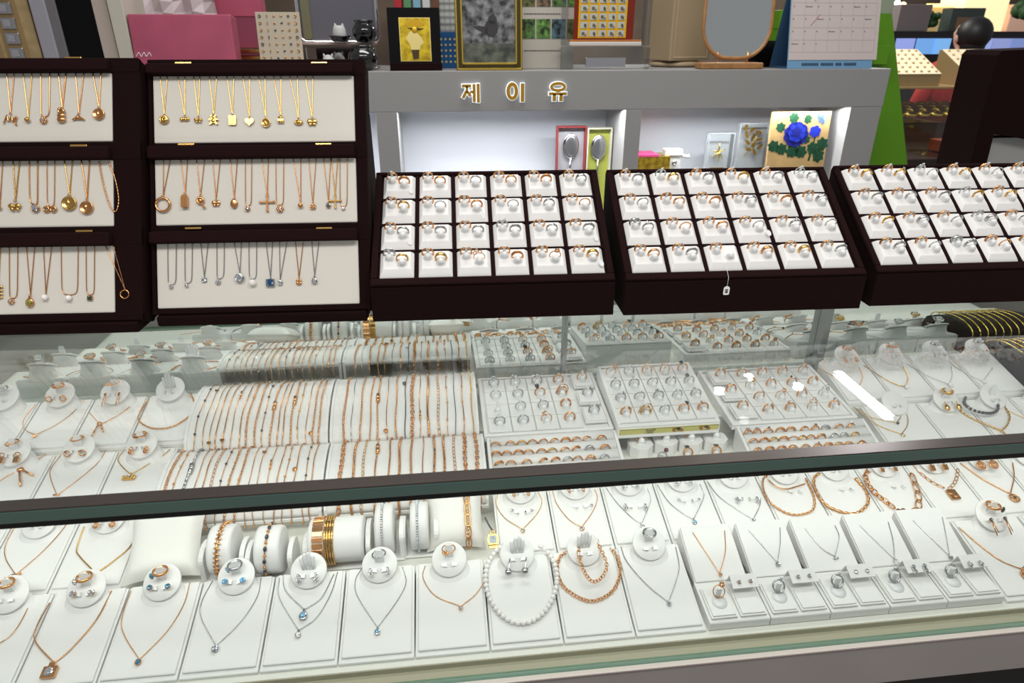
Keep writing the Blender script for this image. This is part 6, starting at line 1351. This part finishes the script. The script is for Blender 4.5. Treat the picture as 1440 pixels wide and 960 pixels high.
# ------------------------------------------------------------------ the shop beyond, out of focus
def bx(name, label, cat, x0, y0, x1, y1, Y, dep, m, zb=None, bev=.004):
    p, q = aty(x0, y0, Y), aty(x1, y1, Y); zlo = zb if zb is not None else min(p.z, q.z); zhi = max(p.z, q.z)
    return one(name, B().box(-(q.x-p.x)/2, 0, 0, (q.x-p.x)/2, dep, zhi-zlo).mesh(name, m, bev), label, cat, T(((p.x+q.x)/2, Y, zlo)))
YB = 3.6
p, q = aty(1180, 165, YB), aty(1460, 165, YB); zt = aty(1300, 122, YB).z; zsh = aty(1300, 168, YB).z
root = thing('far_showcase', 'blurred glass showcase of gold jewellery beyond the cabinet', 'showcase', T((p.x, YB, 0))); wd = q.x-p.x+.6
part('base', B().box(0, .02, 0, wd, .6, zsh-.02).mesh('base', mat('far_brown', (.10, .045, .02), .5), .004), root)
part('shelf', B().box(.005, .01, zsh-.018, wd-.005, .59, zsh).mesh('shelf', mat('far_gold_velvet', (.30, .14, .02), .5, var=.5, bscale=12)), root)
part('top', B().box(0, 0, zt-.012, wd, .62, zt).mesh('top', mat('far_rail', (.40, .27, .12), .3, .4), .002), root); part('front_glass', B().box(.002, .002, zsh, wd-.002, .008, zt-.0125).mesh('glass', FG), root)
k = 0
for r in range(3):
    for c in range(14):
        M_ = T((p.x+.06+.080*c+.03*(r % 2), YB+.08+.17*r, zsh+.0012)); k += 1
        me = cached(('fargold', c % 3), lambda: B().tor((0, 0, .036), .034, .012, 12, 6, R3('X', .5)).lathe([(.026, 0), (.022, .024), (0, .028)], 10).mesh('gold_piece', BGOLD))
        one('gold_ornament', me, f'blurred gold ornament, {(ORD+["twenty-first", "twenty-second", "twenty-third", "twenty-fourth", "twenty-fifth", "twenty-sixth"])[c]} in {("front","middle","back")[r]} row of far showcase', 'ornament', M_, 'gold ornaments in the far showcase')
SLT = mat('far_cream', (.70, .58, .38), .5); SLD = mat('far_olive', (.26, .18, .08), .5)
for n_, (xs, sd) in enumerate((((1256, 1318, 1327, 1262), 'left'), ((1345, 1430, 1430, 1360), 'right'))):
    tp = [aty(xs[0] if n_ else 1245, 69, YB+.28), aty(xs[0]+57 if not n_ else 1440, 69, YB+.28), aty(1324 if not n_ else 1448, 104, YB+.03), aty(1250 if not n_ else 1361, 104, YB+.03)]
    root = thing('slope_display', f'blurred cream sloping ring display on the far showcase, {sd} one', 'ring tray', T((tp[3].x, YB+.03, zt+.0006)))
    wd = tp[2].x-tp[3].x; h0 = tp[3].z-zt; h1 = tp[0].z-zt
    part('body', B().extr([(0, 0), (.27, 0), (.27, h1-.006), (.25, h1-.006), (0, h0-.006)], 0, wd).mesh('body', SLD), root); sl = math.atan2(h1-h0, .25)
    part('slope', B().box(0, 0, 0, wd, .25/cos(sl), .006).mesh('slope', SLT, .002), root, T((0, 0, h0-.006))@R3('X', sl)); b = B()
    for r in range(6):
        for c in range(7): b.sph((wd*(c+.5)/7, .25/cos(sl)*(r+.5)/6, .009), (.008, .008, .006), 8, 5)
    part('ring_row', b.mesh('rings', mat('far_tan', (.50, .36, .16), .4, .4)), root, T((0, 0, h0-.006))@R3('X', sl))
lc = bx('low_counter', 'blurred dark brown counter below the glass cube', 'counter', 1262, 224, 1480, 250, 2.85, .5, mat('far_dark', (.035, .022, .018), .25), 0)
ZL = max(v.co.z for v in lc.data.vertices)+.0006; q = aty(1351, 200, 2.95); zq = aty(1342, 197, 3.0).z
bx('glass_cube', 'blurred small glass cube with lit gold animal in front of the far showcase', 'display case', 1320, 172, 1384, 222, 2.9, .25, glass('far_glass', (.75, .78, .78), 1, 1.5), ZL)
one('display_plinth', B().box(-.06, 0, 0, .06, .12, zq-ZL-.004).mesh('plinth', mat('far_red', (.30, .05, .01), .4), .003), 'blurred red plinth inside the small glass cube', 'plinth', T((q.x, 2.96, ZL+.003)))
root = thing('gold_figurine', 'blurred gold animal figure in the small glass cube', 'figurine', T((q.x-.012, 3.01, zq))@Mx.Scale(.75, 4))
part('body', B().sph((0, 0, .029), (.05, .03, .028), 14, 8).mesh('body', BGOLD), root); part('head', B().sph((.05, 0, .020), (.03, .02, .016), 12, 6).mesh('head', BGOLD), root)
# far wall of displays
YW = 5.2
bx('far_counter', 'blurred long black counter at the back of the shop', 'counter', 1190, 44, 1520, 120, YW, .5, mat('far_black', (.012, .010, .012), .4), 0)
for i, (xa, xb, c) in enumerate(((1262, 1283, (.22, .28, .60)), (1291, 1313, (.13, .30, .62)), (1315, 1333, (.16, .36, .66)), (1371, 1391, (.26, .32, .62)), (1399, 1420, (.22, .26, .50)), (1423, 1445, (.16, .22, .45)))):
    bx('lit_screen', f'blurred blue lit panel on the far black counter, {ORD[i]} from left', 'screen', xa, 54, xb, 76 if i < 4 else 69, YW-.02, .012, mat(f'screen_{i}', c, .5, emit=.9), None, .001)
zc = aty(1300, 44, YW).z
bx('box_display', 'blurred grey card display on the far counter', 'box', 1268, 6, 1304, 43, YW+.1, .1, mat('far_grey', (.20, .17, .17), .5), zc+.0006)
r0 = bx('box_display', 'blurred dark green grey case with a small window on far counter', 'box', 1341, 11, 1379, 43, YW+.1, .12, mat('far_slate', (.05, .065, .06), .4), zc+.0006)
p = aty(1360, 35, YW+.1); part('window', B().box(-.09, -.004, .02, .09, -.001, .10).mesh('window', mat('far_window', (.22, .13, .07), .4)), r0)
for i, (xa, xb, c, e, ya, yb) in enumerate(((1306, 1338, (.62, .45, .20), .5, 8, 28), (1362, 1412, (1.0, .80, .45), 1.0, -12, 30), (1225, 1262, (.25, .30, .22), .15, -10, 18), (1426, 1462, (.62, .38, .28), .5, 6, 44))):
    bx('lit_case', f'blurred warm lit case above the far counter, {ORD[i]} from left', 'display case', xa, ya, xb, yb, YW+.35, .3, mat(f'lit_case_{i}', c, .5, emit=e), zc+.0006)
bx('ceiling_lamp', 'blurred long yellow lamp bar above the far cases', 'lamp', 1306, 5, 1356, 10, YW+.30, .03, mat('lamp_yellow', (1, .75, .28), .5, emit=2.2), None)
for i, (x, y, c) in enumerate(((1262, 4, (.7, .85, 1)), (1270, 7, (1, .8, .4)), (1276, 14, (1, .85, .6)))):
    one('spot_lamp', B().sph((0, 0, 0), .022, 10, 6).mesh('spot', mat(f'spot_{i}', c, .5, emit=3)), f'tiny blurred round lamp at upper right, {ORD[i]} from left', 'lamp', T(aty(x, y, YW+.2)))
one('potted_fern', (lambda b: [b.sph((random.uniform(-.06, .06), random.uniform(-.03, .03), random.uniform(.02, .12)), random.uniform(.02, .035), 8, 5) for _ in range(30)] and b)(B()).mesh('leaves', mat('far_leaf', (.03, .09, .03), .6)), 'blurred small green plant between the far cases', 'plant', T((aty(1322, 34, YW+.15).x, YW+.3, zc+.02)))
one('potted_fern', (lambda b: [b.sph((random.uniform(-.09, .09), random.uniform(-.05, .05), random.uniform(0, .2)), random.uniform(.03, .06), 8, 5) for _ in range(30)] and b)(B()).mesh('leaves', MATS['far_leaf']), 'blurred green plant at top right corner', 'plant', T((aty(1440, 18, YW+.1).x, YW+.04, aty(1440, 26, YW+.1).z)))
# a shop worker in red seen from behind, far away
YP = 4.62; p = aty(1362, 60, YP); root = thing('person', 'blurred dark haired person in a red top bending at the far counter', 'person', T((p.x, YP, 0)))
hz = aty(1362, 60, YP).z
b = B(); vs = []; fs = []
secs = [(0, .09, .07), (.45, .10, .08), (.85, .17, .12), (hz-.55, .16, .11), (hz-.24, .22, .12), (hz-.13, .20, .12), (hz-.075, .075, .07), (hz-.05, .065, .065), (hz-.0, .085, .10), (hz+.06, .095, .115), (hz+.11, .075, .09), (hz+.14, .01, .01)]
n = 18
for z, rx, ry in secs:
    for i in range(n): a = 2*PI*i/n; vs.append((rx*cos(a), ry*sin(a)-.02*max(0, z-1)*0, z))
for j in range(len(secs)-1):
    for i in range(n): fs.append((j*n+i, j*n+(i+1) % n, (j+1)*n+(i+1) % n, (j+1)*n+i))
b.add(vs, fs)
for s_ in (-1, 1):
    b.tube([(s_*.19, 0, hz-.17), (s_*.25, .02, hz-.38), (s_*.24, .14, hz-.55), (s_*.20, .24, hz-.57)], [.055, .048, .04, .032], 10); b.sph((s_*.094, 0, hz+.03), (.012, .02, .03), 8, 5)
    for k in range(5): b.tube([(s_*(.19+.012*(k-2)), .25, hz-.57), (s_*(.19+.016*(k-2)), .29, hz-.575), (s_*(.19+.016*(k-2)), .315, hz-.59)], [.010, .009, .007], 6)
b.sph((0, .115, hz+.02), (.016, .024, .022), 8, 5)
part('body', b.mesh('body', mat('skin', (.52, .33, .25), .5)), root)
b = B(); vs = []; fs = []
for z, rx, ry in secs[2:7]:
    for i in range(n): a = 2*PI*i/n; vs.append(((rx+.012)*cos(a), (ry+.012)*sin(a), z))
for j in range(4):
    for i in range(n): fs.append((j*n+i, j*n+(i+1) % n, (j+1)*n+(i+1) % n, (j+1)*n+i))
b.add(vs, fs)
for s_ in (-1, 1): b.tube([(s_*.185, 0, hz-.16), (s_*.25, .02, hz-.38), (s_*.242, .13, hz-.54)], [.066, .058, .048], 10)
part('red_top', b.mesh('top', mat('red_cloth', (.40, .015, .012), .7)), root); part('hair', B().sph((0, -.03, hz+.055), (.108, .115, .110), 16, 10).sph((0, -.045, hz-.01), (.085, .07, .09), 14, 8).mesh('hair', mat('black_hair', (.006, .005, .006), .5)), root)
